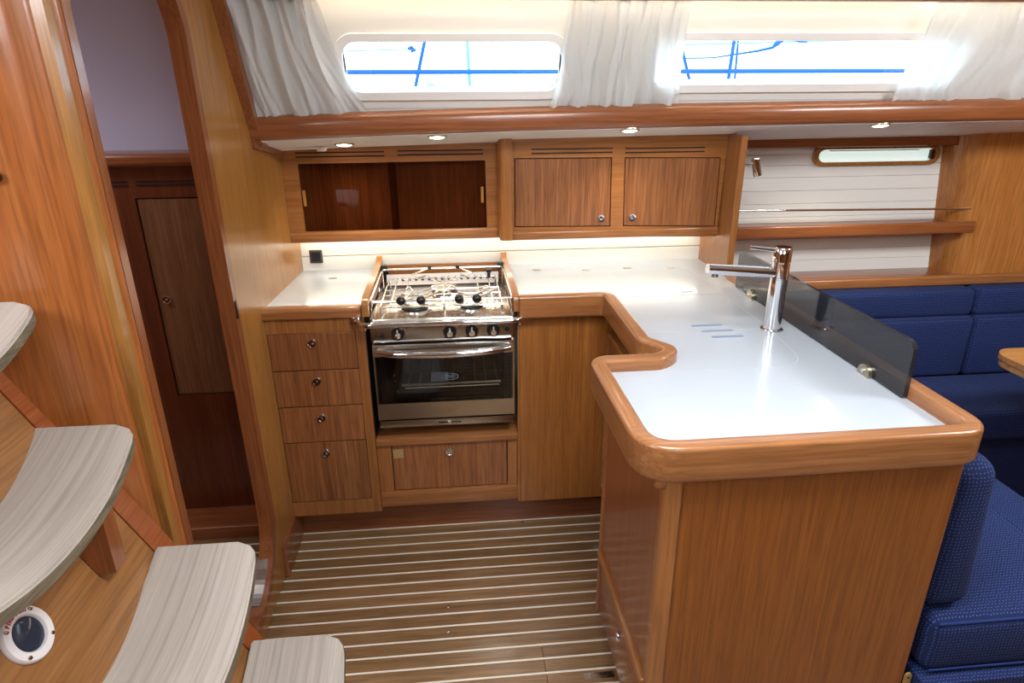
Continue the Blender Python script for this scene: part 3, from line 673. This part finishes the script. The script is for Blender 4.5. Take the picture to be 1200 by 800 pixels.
# pot holder arms with black ball ends
for (x, y, dx, dy) in ((-0.168, yf - 0.006, 0.03, 0.10), (-0.108, yf - 0.006, 0.05, 0.09), (0.008, yf - 0.006, -0.04, 0.10), (0.062, yf - 0.006, 0.06, 0.09), (-0.092, yb + 0.004, -0.06, -0.09), (0.008, yb + 0.004, 0.05, -0.09)):
    pa = obj('pot_holder', tube([(x, y, zr + 0.003), (x + dx * 0.4, y + dy * 0.4, zr + 0.002), (x + dx, y + dy, zr + 0.002), (x + dx * 0.6, y + dy * 1.5, zr + 0.002), (x + dx * 0.2, y + dy * 1.2, zr + 0.002)], 0.0026, 6), 'steel', t, True)
    rb = 0.0145 if y < 2 else 0.008
    prof = [(rb * math.sin(PI * k / 8), -rb * math.cos(PI * k / 8)) for k in range(9)]
    obj('ball_knob', lathe(prof, (0, 0, 1), (x, y - 0.004, zr + 0.004), 14), 'black', pa, True)
kk = obj('back_thumb_screw', lathe([(0.006, 0), (0.006, 0.02), (0.010, 0.022), (0.010, 0.032), (0, 0.033)], (0, 0, 1), (0.120, 2.235, 0.88), 12), 'black', t, True)

# ================================================================== UPPER CABINETS
def slots(parent, sp, y):
    bm = bmesh.new()
    for (xa, xb, z) in sp:
        B(xa, xb, y - 0.0006, y + 0.004, z, z + 0.0042, 0, 1, bm); B(xa, xb, y - 0.0006, y + 0.004, z - 0.0135, z - 0.009, 0, 1, bm)
    obj('vent_slots', bm, 'gap', parent)
Y1 = 2.28
t = thing('glass_fronted_locker', 'wall locker with brown tinted sliding doors above the stove', 'cabinet', (-0.2, Y1, 1.02))
obj('face_frame', plate([(-0.575, 1.016), (0.168, 1.016), (0.168, 1.350), (-0.575, 1.340)], [[(-0.519, 1.053), (0.120, 1.053), (0.118, 1.287), (-0.517, 1.285)]], 0.02, XZ(Y1)), 'frameX', t)
bm = B(-0.575, 0.168, Y1 + 0.02, 2.38, 1.016, 1.026, 0); B(-0.575, 0.168, Y1 + 0.02, 2.38, 1.30, 1.31, 0, 1, bm); B(-0.575, -0.56, Y1 + 0.02, 2.38, 1.02, 1.30, 0, 1, bm); B(0.155, 0.168, Y1 + 0.02, 2.38, 1.02, 1.30, 0, 1, bm)
obj('carcass', bm, 'frameX', t)
obj('back_board', B(-0.558, 0.155, 2.315, 2.322, 1.026, 1.30, 0), 'ribbon', t)
obj('inner_divider', B(-0.212, -0.198, Y1 + 0.018, 2.315, 1.026, 1.30, 0.001), 'frameZ', t)
d = obj('sliding_door', B(-0.53, -0.19, Y1 + 0.012, Y1 + 0.016, 1.048, 1.292, 0.0005), 'cabglass', t)
obj('door_pull', B(-0.514, -0.504, Y1 + 0.004, Y1 + 0.012, 1.142, 1.197, 0.002), 'gold', d)
d = obj('sliding_door', B(-0.215, 0.13, Y1 + 0.005, Y1 + 0.009, 1.048, 1.292, 0.0005), 'cabglass', t)
obj('door_pull', B(0.100, 0.110, Y1 - 0.003, Y1 + 0.005, 1.142, 1.197, 0.002), 'gold', d)
slots(t, ((-0.52, -0.225, 1.3185), (-0.180, 0.112, 1.320)), Y1)
obj('shelf_lip', B(-0.575, 0.168, Y1 - 0.006, Y1 + 0.01, 1.016, 1.052, 0.004), 'railX', t, True)

Y2 = 2.22
t = thing('wall_locker', 'mahogany wall locker with two hinged doors above the worktop', 'cabinet', (0.6, Y2, 1.02))
obj('face_frame', plate([(0.20, 1.026), (0.950, 1.013), (0.955, 1.370), (0.20, 1.366)], [[(0.2125, 1.064), (0.556, 1.058), (0.550, 1.296), (0.2125, 1.298)], [(0.601, 1.058), (0.941, 1.048), (0.936, 1.290), (0.594, 1.295)]], 0.02, XZ(Y2)), 'frameX', t)
bm = B(0.19, 0.98, Y2 + 0.022, 2.38, 1.03, 1.34, 0)
obj('carcass', bm, 'gap', t)
obj('underside', B(0.18, 0.96, Y2 + 0.002, 2.38, 1.022, 1.030, 0), 'frameX', t)
g = 0.0035
for (q, kx) in (([(0.2125, 1.064), (0.556, 1.058), (0.550, 1.296), (0.2125, 1.298)], 0.520), ([(0.601, 1.058), (0.941, 1.048), (0.936, 1.290), (0.594, 1.295)], 0.632)):
    cx = sum(p[0] for p in q) / 4; cz = sum(p[1] for p in q) / 4
    q2 = [(p[0] - g * (1 if p[0] > cx else -1), p[1] - g * (1 if p[1] > cz else -1)) for p in q]
    d = obj('door', plate(q2, [], 0.017, XZ(Y2 + 0.001)), 'ribbon', t)
    knob(d, (kx, Y2 + 0.001, 1.089), (0, -1, 0), 0.013)
pts = rr(0.160, 2.195, 0.205, 2.30, [0.004, 0.001, 0.001, 0.022], 6)
obj('rounded_post', plate(pts, [], 0.348, XY(1.022)), 'frameZ', t, True)
slots(t, ((0.272, 0.551, 1.3235), (0.595, 0.875, 1.3215)), Y2)
obj('bottom_lip', B(0.20, 0.955, Y2 - 0.006, Y2 + 0.01, 1.018, 1.046, 0.004), 'railX', t, True)
obj('end_panel', B(0.955, 0.979, 2.115, 2.395, 0.888, 1.366, 0.003), 'frameZ', t)
# LED strip under the wall lockers
t = thing('led_strip', 'glowing LED light strip under the wall lockers', 'light', (0.2, 2.33, 1.01))
obj('diffuser', B(-0.56, 0.94, 2.325, 2.337, 1.006, 1.012, 0.001), 'led', t)
obj('channel', B(-0.565, 0.945, 2.32, 2.342, 1.0125, 1.016, 0), 'brush', t)

# socket on the splash back
t = thing('wall_socket', 'square dark grey socket on the white splashback, left corner', 'socket', (-0.512, 2.38, 0.943))
obj('cover_plate', B(-0.536, -0.489, 2.372, 2.3795, 0.918, 0.968, 0.003), 'socket', t, True)
obj('socket_flap', B(-0.530, -0.495, 2.369, 2.373, 0.924, 0.962, 0.002), 'black', t, True)

# ================================================================== TAP AND GLASS SCREEN
t = thing('kitchen_tap', 'chrome mixer tap with long straight spout on the sink counter', 'tap', (0.861, 1.576, ZC))
obj('base_flange', lathe([(0.030, 0), (0.030, 0.003), (0.026, 0.005), (0.022, 0.005)], (0, 0, 1), (0.861, 1.576, ZC + 0.0006), 28), 'chrome', t, True)
obj('body', lathe([(0.0225, 0.003), (0.0225, 0.145), (0.0215, 0.1455), (0.0215, 0.147), (0.0225, 0.1475), (0.0225, 0.150)], (0, 0, 1), (0.861, 1.576, ZC), 28), 'chrome', t, True)
obj('swivel_head', lathe([(0.0225, 0.151), (0.0225, 0.190), (0.0215, 0.191), (0.0215, 0.192), (0.0235, 0.193), (0.0235, 0.228), (0.021, 0.231), (0, 0.231)], (0, 0, 1), (0.861, 1.576, ZC), 28), 'chrome', t, True)
sp = obj('spout', tube([(0.850, 1.576, 1.052), (0.66, 1.576, 1.068)], 0.0145, 18), 'chrome', t, True)
obj('aerator', lathe([(0.009, 0), (0.009, 0.010), (0, 0.010)], (0, 0, -1), (0.682, 1.576, 1.056), 14), 'brush', sp, True)
obj('lever', tube([(0.845, 1.576, 1.112), (0.768, 1.576, 1.122)], 0.0055, 12), 'chrome', t, True)

t = thing('splash_screen', 'smoked grey glass splash screen standing along the peninsula edge', 'screen', (0.95, 1.55, ZC))
obj('glass_panel', plate(rr(1.135, ZC + 0.001, 1.985, 1.018, [0.006, 0.012, 0.022, 0.006], 5), [], 0.010, lambda s, q, dd: (0.934 + dd, s, q)), 'smoke', t)
for y in (1.262, 1.86):
    bm = plate([(y - 0.021, ZC), (y + 0.021, ZC)] + [(y + 0.021 * math.cos(k * PI / 10), ZC + 0.006 + 0.021 * math.sin(k * PI / 10)) for k in range(11)], [], 0.009, lambda s, q, dd: (0.925 + dd, s, q))
    br = obj('clamp', bm, 'clip', t)
    obj('clamp_screw', lathe([(0.005, 0), (0.005, 0.003), (0, 0.004)], (-1, 0, 0), (0.925, y, ZC + 0.012), 10), 'chrome', br, True)
    obj('clamp_back', plate([(y - 0.021, ZC), (y + 0.021, ZC)] + [(y + 0.021 * math.cos(k * PI / 10), ZC + 0.006 + 0.021 * math.sin(k * PI / 10)) for k in range(11)], [], 0.004, lambda s, q, dd: (0.9442 + dd * 0.2, s, q)), 'black', t)

# ================================================================== DOWNLIGHTS
place = ['left end near the small white latch', 'above the glass-fronted locker, centre', 'above the locker with two hinged doors', 'right end above the planked saloon wall']
for (x, y), pl in zip(((-0.34, 2.183), (-0.04, 2.085), (0.564, 2.065), (1.397, 2.068)), place):
    z = zs(x, y)
    nrm = Vector((0, -0.19, -1)).normalized()
    t = thing('downlight', 'small round recessed downlight in the soffit, ' + pl, 'light', (x, y, z), 'recessed downlights in the soffit')
    obj('bezel', lathe([(0.031, -0.002), (0.031, 0.002), (0.027, 0.005), (0.0235, 0.004)], nrm, (x, y, z), 24), 'clip', t, True)
    obj('lens', lathe([(0, 0.007), (0.014, 0.0065), (0.0235, 0.0035)], nrm, (x, y, z), 24), 'lamp', t, True)
    ld = bpy.data.lights.new('downlight_beam', 'SPOT'); ld.energy = 12 if x > 1 else 6; ld.color = (1.0, 0.88, 0.66); ld.spot_size = 2.1; ld.spot_blend = 0.9; ld.shadow_soft_size = 0.018
    lo = bpy.data.objects.new('downlight_beam', ld); COL.objects.link(lo); lo.parent = t; lo.location = (0, -0.002, -0.012)
t = thing('soffit_latch', 'tiny white plastic latch on the soffit beside the first downlight', 'latch', (-0.42, 2.22, 1.34))
zl = zs(-0.42, 2.22)
obj('latch_body', B(-0.432, -0.405, 2.20, 2.235, zl - 0.014, zl - 0.002, 0.003), 'plastic', t, True)
obj('latch_arm', B(-0.50, -0.41, 2.214, 2.222, zl - 0.005, zl - 0.001, 0.001), 'plastic', t, True)

# cove LED above the windows
t = thing('cove_light', 'warm LED cove light above the cabin side windows', 'light', (0.2, 1.935, 1.79))
obj('diffuser', B(-0.35, 3.0, 1.928, 1.936, 1.770, 1.776, 0.001), 'cove', t)
obj('housing', B(-0.36, 3.05, 1.926, 1.938, 1.777, 1.80, 0), 'hull', t)

# ================================================================== CURTAINS
def curtain(name_label, xt0, xt1, xb0, xb1, seed, nf, flare, zt=1.80, skew=0.0):
    rnd = random.Random(seed)
    nu, nv = 150, 46; rings = []
    ph = [rnd.uniform(0, 6.28) for _ in range(8)]
    for j in range(nv + 1):
        v = j / nv                                   # 0 top, 1 bottom
        z = zt + ((1.470 + 0.004 * (xb0 + xb1)) - zt) * v
        yc_ = 1.918 + (2.056 - 1.918) * v - 0.008 * math.sin(PI * v)
        row = []
        for i in range(nu + 1):
            u = i / nu
            vv = v ** flare
            x0 = xt0 + (xb0 - xt0) * (v if xb0 >= xt0 else vv); x1 = xt1 + (xb1 - xt1) * vv
            x = x0 + (x1 - x0) * u
            wv = NZ(Vector((u * 2.2 + seed, v * 1.6, 0))) * 0.10 + NZ(Vector((u * 5 + seed, v * 3.2, 4))) * 0.03
            ur = u + wv * (0.3 + 0.7 * v)
            n0 = NZ(Vector((ur * nf * 0.85, v * 0.55 + seed, 1.3))); n1 = NZ(Vector((ur * nf * 1.7 + v * 1.2, v * 1.1, seed + 7.7)))
            n2 = NZ(Vector((ur * nf * 3.2 - v * 2.5, v * 2.6, seed + 3.1)))
            ends = 0.35 + 0.9 * (abs(v - 0.42) * 1.8) ** 1.5
            f = 1.9 * (1 - 2 * abs(n0)) - 0.9 + 1.1 * n1 + 0.75 * n2 * ends
            amp = 0.0165
            f += 0.5 * NZ(Vector((ur * nf * 3, v * 9, seed))) * math.exp(-((v - 0.97) / 0.12) ** 2)
            row.append((x + 0.008 * n1 * (0.3 + v), yc_ - amp * f * (1.1 - 0.35 * v) - 0.006, zt + (zb(x) + 0.062 - zt) * v))
        rings.append(row)
    t = thing('curtain', name_label, 'curtain', ((xt0 + xt1) / 2, 1.93, 1.45), 'white window curtains')
    bm = loft(rings, None, False, False)
    bmesh.ops.solidify(bm, geom=bm.faces[:], thickness=0.0008)
    obj('cloth', bm, 'curtain', t, True)
    hem = [[(p[0], p[1] - 0.0025, p[2] + dz) for p in rings[-1]] for dz in (0.006, 0.0)]
    return t
curtain('white curtain at left end, flaring down toward the first window', -0.598, -0.335, -0.588, -0.235, 3, 7, 1.9, 1.80, 0.3)
curtain('white gathered curtain hanging between the two windows', 0.335, 0.685, 0.300, 0.712, 11, 9, 3.0)
curtain('white curtain at right end, tied back from the second window', 1.40, 1.95, 1.395, 2.05, 23, 11, 1.0, 1.80)
t = thing('curtain_rod', 'thin white rod the window curtains hang from', 'rod', (0.6, 1.925, 1.795))
obj('rod', tube([(-0.598, 1.912, 1.797), (3.2, 1.912, 1.797)], 0.004, 8), 'steel', t, True)

# ================================================================== OUTSIDE, SEEN THROUGH THE WINDOWS
solo('guard_rail', tube([(-2.5, 2.8, 1.59), (0.5, 2.8, 1.584), (4.0, 2.8, 1.576)], 0.009, 8), 'blue_rope', 'thick blue guard line running level outside both windows', 'rope', True)
solo('shroud_wire', tube([(-0.02, 2.8, 1.93), (-0.139, 2.8, 1.50)], 0.007, 8), 'blue_rope', 'raking blue rigging wire outside the first window, left', 'rigging', True)
solo('shroud_wire', tube([(0.078, 2.85, 1.93), (0.092, 2.85, 1.50)], 0.007, 8), 'pale_rope', 'upright pale blue rigging wire outside the first window', 'rigging', True)
solo('shroud_wire', tube([(1.19, 2.79, 1.93), (1.170, 2.79, 1.52)], 0.008, 8), 'blue_rope', 'thicker blue rigging wire outside the second window', 'rigging', True)
solo('shroud_wire', tube([(1.216, 2.85, 1.93), (1.226, 2.85, 1.52)], 0.005, 8), 'blue_rope', 'thinner blue rigging wire outside the second window', 'rigging', True)
solo('shroud_wire', tube([(0.965, 2.86, 1.78), (0.99, 2.86, 1.659), (1.04, 2.86, 1.52)], 0.007, 8), 'blue_rope', 'short slanting rigging wire beside the middle curtain edge', 'rigging', True)
solo('mooring_line', tube([(-2.5, 2.78, 1.655), (-0.43, 2.78, 1.660), (-0.12, 2.78, 1.668)], 0.0028, 6), 'pale_rope', 'thin pale line ending at the raking wire, first window', 'rope', True)
bm = tube([(-0.15, 2.78, 1.668), (-0.135, 2.78, 1.675), (-0.12, 2.78, 1.665), (-0.14, 2.78, 1.660)], 0.007, 6); solo('shackle', bm, 'blue_rope', 'small blue shackle at the end of the thin line', 'shackle', True)
solo('mooring_line', tube([(0.8, 2.83, 1.685), (1.01, 2.83, 1.686), (1.4, 2.83, 1.695), (3.0, 2.83, 1.73)], 0.0035, 6), 'pale_rope', 'thin pale line rising to the right, second window', 'rope', True)
pts = [(0.9, 2.8, 1.634), (1.014, 2.8, 1.633), (1.10, 2.8, 1.634), (1.188, 2.8, 1.646), (1.29, 2.8, 1.66), (1.35, 2.8, 1.672), (1.37, 2.8, 1.69), (1.40, 2.8, 1.71), (1.43, 2.8, 1.707), (1.462, 2.8, 1.694), (1.50, 2.8, 1.693)]
solo('knotted_rope', tube(pts, [0.003, 0.003, 0.003, 0.0035, 0.005, 0.006, 0.012, 0.008, 0.005, 0.004, 0.003], 8), 'blue_rope', 'blue rope with a knot hanging outside the second window', 'rope', True)
rings = []
for i in range(15):
    u = i / 14; x = -0.15 + 0.22 * u; h = 0.045 * math.sin(PI * u ** 0.7) + 0.006 * math.sin(23 * u)
    rings.append([(x, 2.9 + 0.05 * math.cos(PI * k / 8), 1.490 + max(0.001, h) * math.sin(PI * k / 8) * 1.2) for k in range(9)] )
solo('sail_cover', loft(rings), plain('pale_blue_grey_canvas', '#8fb4d0', 0.8), 'low crumpled pale canvas bundle on deck outside the first window', 'canvas', True)

# ================================================================== SALOON
t = thing('saloon_shelf', 'mahogany shelf on the white planked saloon wall', 'shelf', (1.5, 2.38, 0.99))
obj('board', B(0.985, 2.015, 2.31, 2.462, 0.982, 1.008, 0.003), 'redX', t, True)
obj('front_lip', B(0.985, 2.028, 2.300, 2.316, 0.980, 1.026, 0.006, 3), 'redX', t, True)
t = thing('grab_rail', 'thin polished steel fiddle rail above the saloon shelf', 'rail', (1.5, 2.31, 1.08))
obj('bar', tube([(0.98, 2.31, 1.088), (2.04, 2.352, 1.066)], 0.0042, 10), 'chrome', t, True)
obj('end_flange', lathe([(0.008, 0), (0.008, 0.003), (0.005, 0.005), (0, 0.005)], (1, 0, 0), (0.9795, 2.31, 1.088), 14), 'chrome', t, True)
t = thing('saloon_ledge', 'mahogany ledge with rounded front above the blue sofa back', 'shelf', (1.9, 2.38, 0.79))
obj('board', B(0.985, 3.3, 2.30, 2.462, 0.785, 0.802, 0.002), 'redX', t, True)
obj('front_rail', B(0.985, 3.3, 2.285, 2.312, 0.772, 0.813, 0.009, 4), 'railX', t, True)
t = thing('reading_lamp', 'small chrome tilted reading lamp on the locker end panel', 'lamp', (0.98, 2.17, 1.26))
obj('arm', tube([(0.979, 2.13, 1.275), (1.012, 2.13, 1.275)], 0.004, 8), 'chrome', t, True)
obj('lamp_head', lathe([(0.0, 0), (0.013, 0.001), (0.014, 0.004), (0.014, 0.062), (0.011, 0.062), (0.011, 0.055), (0, 0.055)], (0.28, 0, -1), (1.012, 2.12, 1.297), 18), 'chrome', t, True)

def cushion(x0, x1, y0, y1, z0, z1, r=0.03):
    return B(x0, x1, y0, y1, z0, z1, r, 4)
t = thing('saloon_sofa', 'dark blue woven L-shaped saloon sofa beyond the peninsula', 'sofa', (1.5, 1.9, 0))
bm = plate([(0.975, 0.93), (1.38, 0.93), (1.38, 1.93), (3.2, 1.93), (3.2, 2.46), (0.975, 2.46)], [], 0.30, XY(0.0))
obj('base', bm, 'blue', t)
for (x0, x1) in ((0.99, 2.035), (2.04, 3.1)):
    obj('upper_back_cushion', cushion(x0, x1, 2.215, 2.30, 0.664, 0.775, 0.022), 'blue', t, True)
    obj('lower_back_cushion', cushion(x0, x1, 2.19, 2.31, 0.415, 0.668, 0.022), 'blue', t, True)
obj('outboard_seat_cushion', cushion(0.98, 3.1, 1.87, 2.20, 0.30, 0.425, 0.025), 'blue', t, True)
obj('near_seat_cushion', cushion(0.985, 1.43, 0.955, 1.86, 0.30, 0.445, 0.03), 'blue', t, True)
obj('loose_seat_cushion', cushion(1.437, 1.60, 1.05, 1.86, 0.28, 0.42, 0.025), 'blue', t, True)
rings_bm = B(0.962, 1.085, 0.985, 1.86, 0.445, 0.815, 0.045, 5)
for v in rings_bm.verts: v.co.x += (0.63 - v.co.z) * 0.06
obj('peninsula_back_cushion', rings_bm, 'blue', t, True)
pp = fillet([(1.0, 0.962, 0.436), (1.42, 0.962, 0.436), (1.425, 1.85, 0.436)], [0, 0.04, 0], 5)
obj('piping', tube(pp, 0.003, 8), 'bluepipe', t, True)
obj('piping', tube([(1.0, 0.956, 0.312), (1.42, 0.956, 0.312)], 0.0025, 8), 'bluepipe', t, True)

t = thing('saloon_table', 'wooden saloon table with rounded corner at the right edge', 'table', (2.0, 1.65, 0))
cr = rr(1.745, 1.25, 2.7, 1.80, 0.07, 8)
obj('table_top', plate(cr, [], 0.018, XY(0.685)), 'table', t)
obj('table_leaf', plate([(2.19 + (p[0] - 2.19) * 0.992, 1.525 + (p[1] - 1.525) * 0.985) for p in cr], [], 0.018, XY(0.664)), 'table', t)
obj('table_leg', B(2.1, 2.35, 1.45, 1.6, 0.0, 0.664, 0.01), 'railZ', t)

# ================================================================== COMPANIONWAY STEPS
SL = 0.515
def px(z): return -0.43 - SL * (z - 0.37)
t = thing('companionway_steps', 'steep companionway stair with pale curved treads on a sloping wooden front', 'stairs', (-0.5, 0.8, 0))
nx = Vector((1, 0, SL)).normalized()
def SP(s, q, d):      # s = y, q = z, d = depth behind the face
    return (px(q) - nx.x * d, s, q - nx.z * d)
obj('frame', plate([(0.45, 0.0), (1.103, 0.0), (1.103, 1.65), (0.45, 1.65)], [[(0.52, 0.08), (1.052, 0.08), (1.052, 1.045), (0.52, 1.045)]], 0.03, SP), wood('stair_frame_wood', '#8a4620', '#98522a', '#a45e34', 'Y', 0.34, 45), t)
obj('front_panel', plate([(0.523, 0.083), (1.049, 0.083), (1.049, 1.042), (0.523, 1.042)], [], 0.02, lambda s, q, d: SP(s, q, d + 0.001)), 'stairpanel', t)
obj('backing', plate([(0.50, 0.05), (1.08, 0.05), (1.08, 1.08), (0.50, 1.08)], [], 0.005, lambda s, q, d: SP(s, q, d + 0.032)), 'gap', t)
yc, hw = 0.80, 0.255
for k, (xb, ze) in enumerate(((-0.862, 1.195), (-0.752, 0.966), (-0.592, 0.70), (-0.452, 0.45), (-0.30, 0.20))):
    topr, botr = [], []
    NV, NU = 28, 10
    tb = bmesh.new(); G = []
    th = 0.024
    for j in range(NV + 1):
        v = -1 + 2 * j / NV; v = math.copysign(1 - (1 - abs(v)) ** 1.25, v) if abs(v) < 1 else v
        y = yc + hw * v
        e = max(0, (abs(v) - 0.86) / 0.14)
        xf = xb + (0.181 if k == 1 else 0.188) + 0.018 * (1 - v * v) - 0.036 * (1 - math.sqrt(max(0, 1 - e * e)))
        z = ze - (0.057 if k == 1 else 0.052) * (1 - v * v)
        row = []
        for i in range(NU + 1):
            row.append(Vector((xb + (xf - xb) * i / NU, y, z)))
        G.append(row)
    tv = [[tb.verts.new(p) for p in r] for r in G]; bv = [[tb.verts.new(p - Vector((0, 0, th))) for p in r] for r in G]
    for j in range(NV):
        for i in range(NU):
            tb.faces.new((tv[j][i], tv[j][i + 1], tv[j + 1][i + 1], tv[j + 1][i])); tb.faces.new((bv[j][i], bv[j + 1][i], bv[j + 1][i + 1], bv[j][i + 1]))
        tb.faces.new((tv[j][NU], bv[j][NU], bv[j + 1][NU], tv[j + 1][NU])); tb.faces.new((tv[j][0], tv[j + 1][0], bv[j + 1][0], bv[j][0]))
    for i in range(NU):
        tb.faces.new((tv[0][i], bv[0][i], bv[0][i + 1], tv[0][i + 1])); tb.faces.new((tv[NV][i], tv[NV][i + 1], bv[NV][i + 1], bv[NV][i]))
    bmesh.ops.recalc_face_normals(tb, faces=tb.faces)
    es = [e for e in tb.edges if len(e.link_faces) == 2 and e.calc_face_angle(0) > 1.0]
    bmesh.ops.bevel(tb, geom=es, offset=0.004, segments=2, affect='EDGES')
    tr = obj('tread', tb, 'tread', t, True)
    # plywood edge band
    eb = [[(G[j][NU].x + 0.0006, G[j][NU].y, G[j][NU].z - 0.0035), (G[j][NU].x + 0.0012, G[j][NU].y, G[j][NU].z - 0.006),
           (G[j][NU].x + 0.0012, G[j][NU].y, G[j][NU].z - th + 0.004), (G[j][NU].x - 0.001, G[j][NU].y, G[j][NU].z - th + 0.002)] for j in range(NV + 1)]
    obj('edge_band', loft(eb), 'ply', tr)
    # brackets under the tread
    for y in ((0.925,) if k else ()):
        zt = ze - 0.052 - th + 0.004
        q = [(px(zt - 0.15) + 0.001, zt - 0.15), (px(zt) + 0.001, zt + 0.01), (xb + 0.16, zt + 0.01), (xb + 0.16, zt - 0.04), (px(zt - 0.15) + 0.03, zt - 0.145)]
        bb = plate(q, [], 0.035, lambda s, z2, d, y=y: (s, y + d, z2))
        obj('tread_bracket', bb, 'redZ', t)

# fire port on the stair front
c0 = Vector((-0.6395, 0.768, 0.776)); AX = Vector((1, 0, SL)).normalized()
t = thing('fire_port', 'round white fire port with clear lens on the stair front, lower left', 'port', tuple(c0))
obj('ring', lathe([(0.0415, 0), (0.0415, 0.004), (0.039, 0.007), (0.028, 0.008), (0.026, 0.005), (0.026, 0)], AX, c0, 36), 'plastic', t, True)
obj('lens', lathe([(0.0265, 0.003), (0.02, 0.005), (0, 0.006)], AX, c0, 30), 'lens', t, True)
U = Vector((0, 1, 0)); V = AX.cross(U).normalized() * -1
V = U.cross(AX); V = V if V.z > 0 else -V
for k in range(4):
    an = math.radians(40 + 90 * k); p = c0 + (U * math.cos(an) + V * math.sin(an)) * 0.035 + AX * 0.0072
    obj('screw', lathe([(0.0036, 0), (0.003, 0.0015), (0, 0.0018)], AX, p, 10), 'chrome', t, True)
for i, ch in enumerate('FIRE PORT'):
    if ch == ' ': continue
    an = math.radians(118 - i * 8)
    rd = U * math.cos(an) + V * math.sin(an); tg = (U * math.sin(an) - V * math.cos(an))
    # reading upright from in front (-y to the left, seen from +x)
    p = c0 + rd * 0.0345 + AX * 0.0084
    X_, Y_ = tg, rd
    M4 = Matrix(((X_.x, Y_.x, AX.x, p.x), (X_.y, Y_.y, AX.y, p.y), (X_.z, Y_.z, AX.z, p.z), (0, 0, 0, 1)))
    text('port_letter', ch, 0.0088, M4, 'red_ink', t, 0.0003, 0.0003)

# floor lifting plate and the brass hook
t = thing('floor_latch', 'small chrome flush lifting latch in the floor by the peninsula', 'latch', (0.34, 1.28, 0))
obj('plate', plate(rr(0.308, 1.270, 0.392, 1.290, 0.003, 3), [rr(0.326, 1.274, 0.372, 1.286, 0.004, 3)], 0.003, XY(0.0)), 'steel', t)
obj('latch_bar', B(0.330, 0.375, 1.275, 1.285, 0.0008, 0.004, 0.001), 'steel', t)
t = thing('brass_hook', 'small brass hinge strip at the lower right edge of the peninsula', 'hook', (0.954, 0.965, 0.25))
bm = plate(rr(0.961, 0.12, 0.976, 0.305, 0.0068, 6), [], 0.004, lambda s, q, d: (0.952 + (s - 0.961), 0.9615 - d, q))
obj('strip', bm, 'brass', t, True)
obj('screw', lathe([(0.003, 0), (0.0025, 0.0015), (0, 0.002)], (0, -1, 0), (0.9595, 0.9575, 0.294), 10), 'bronze', t, True)
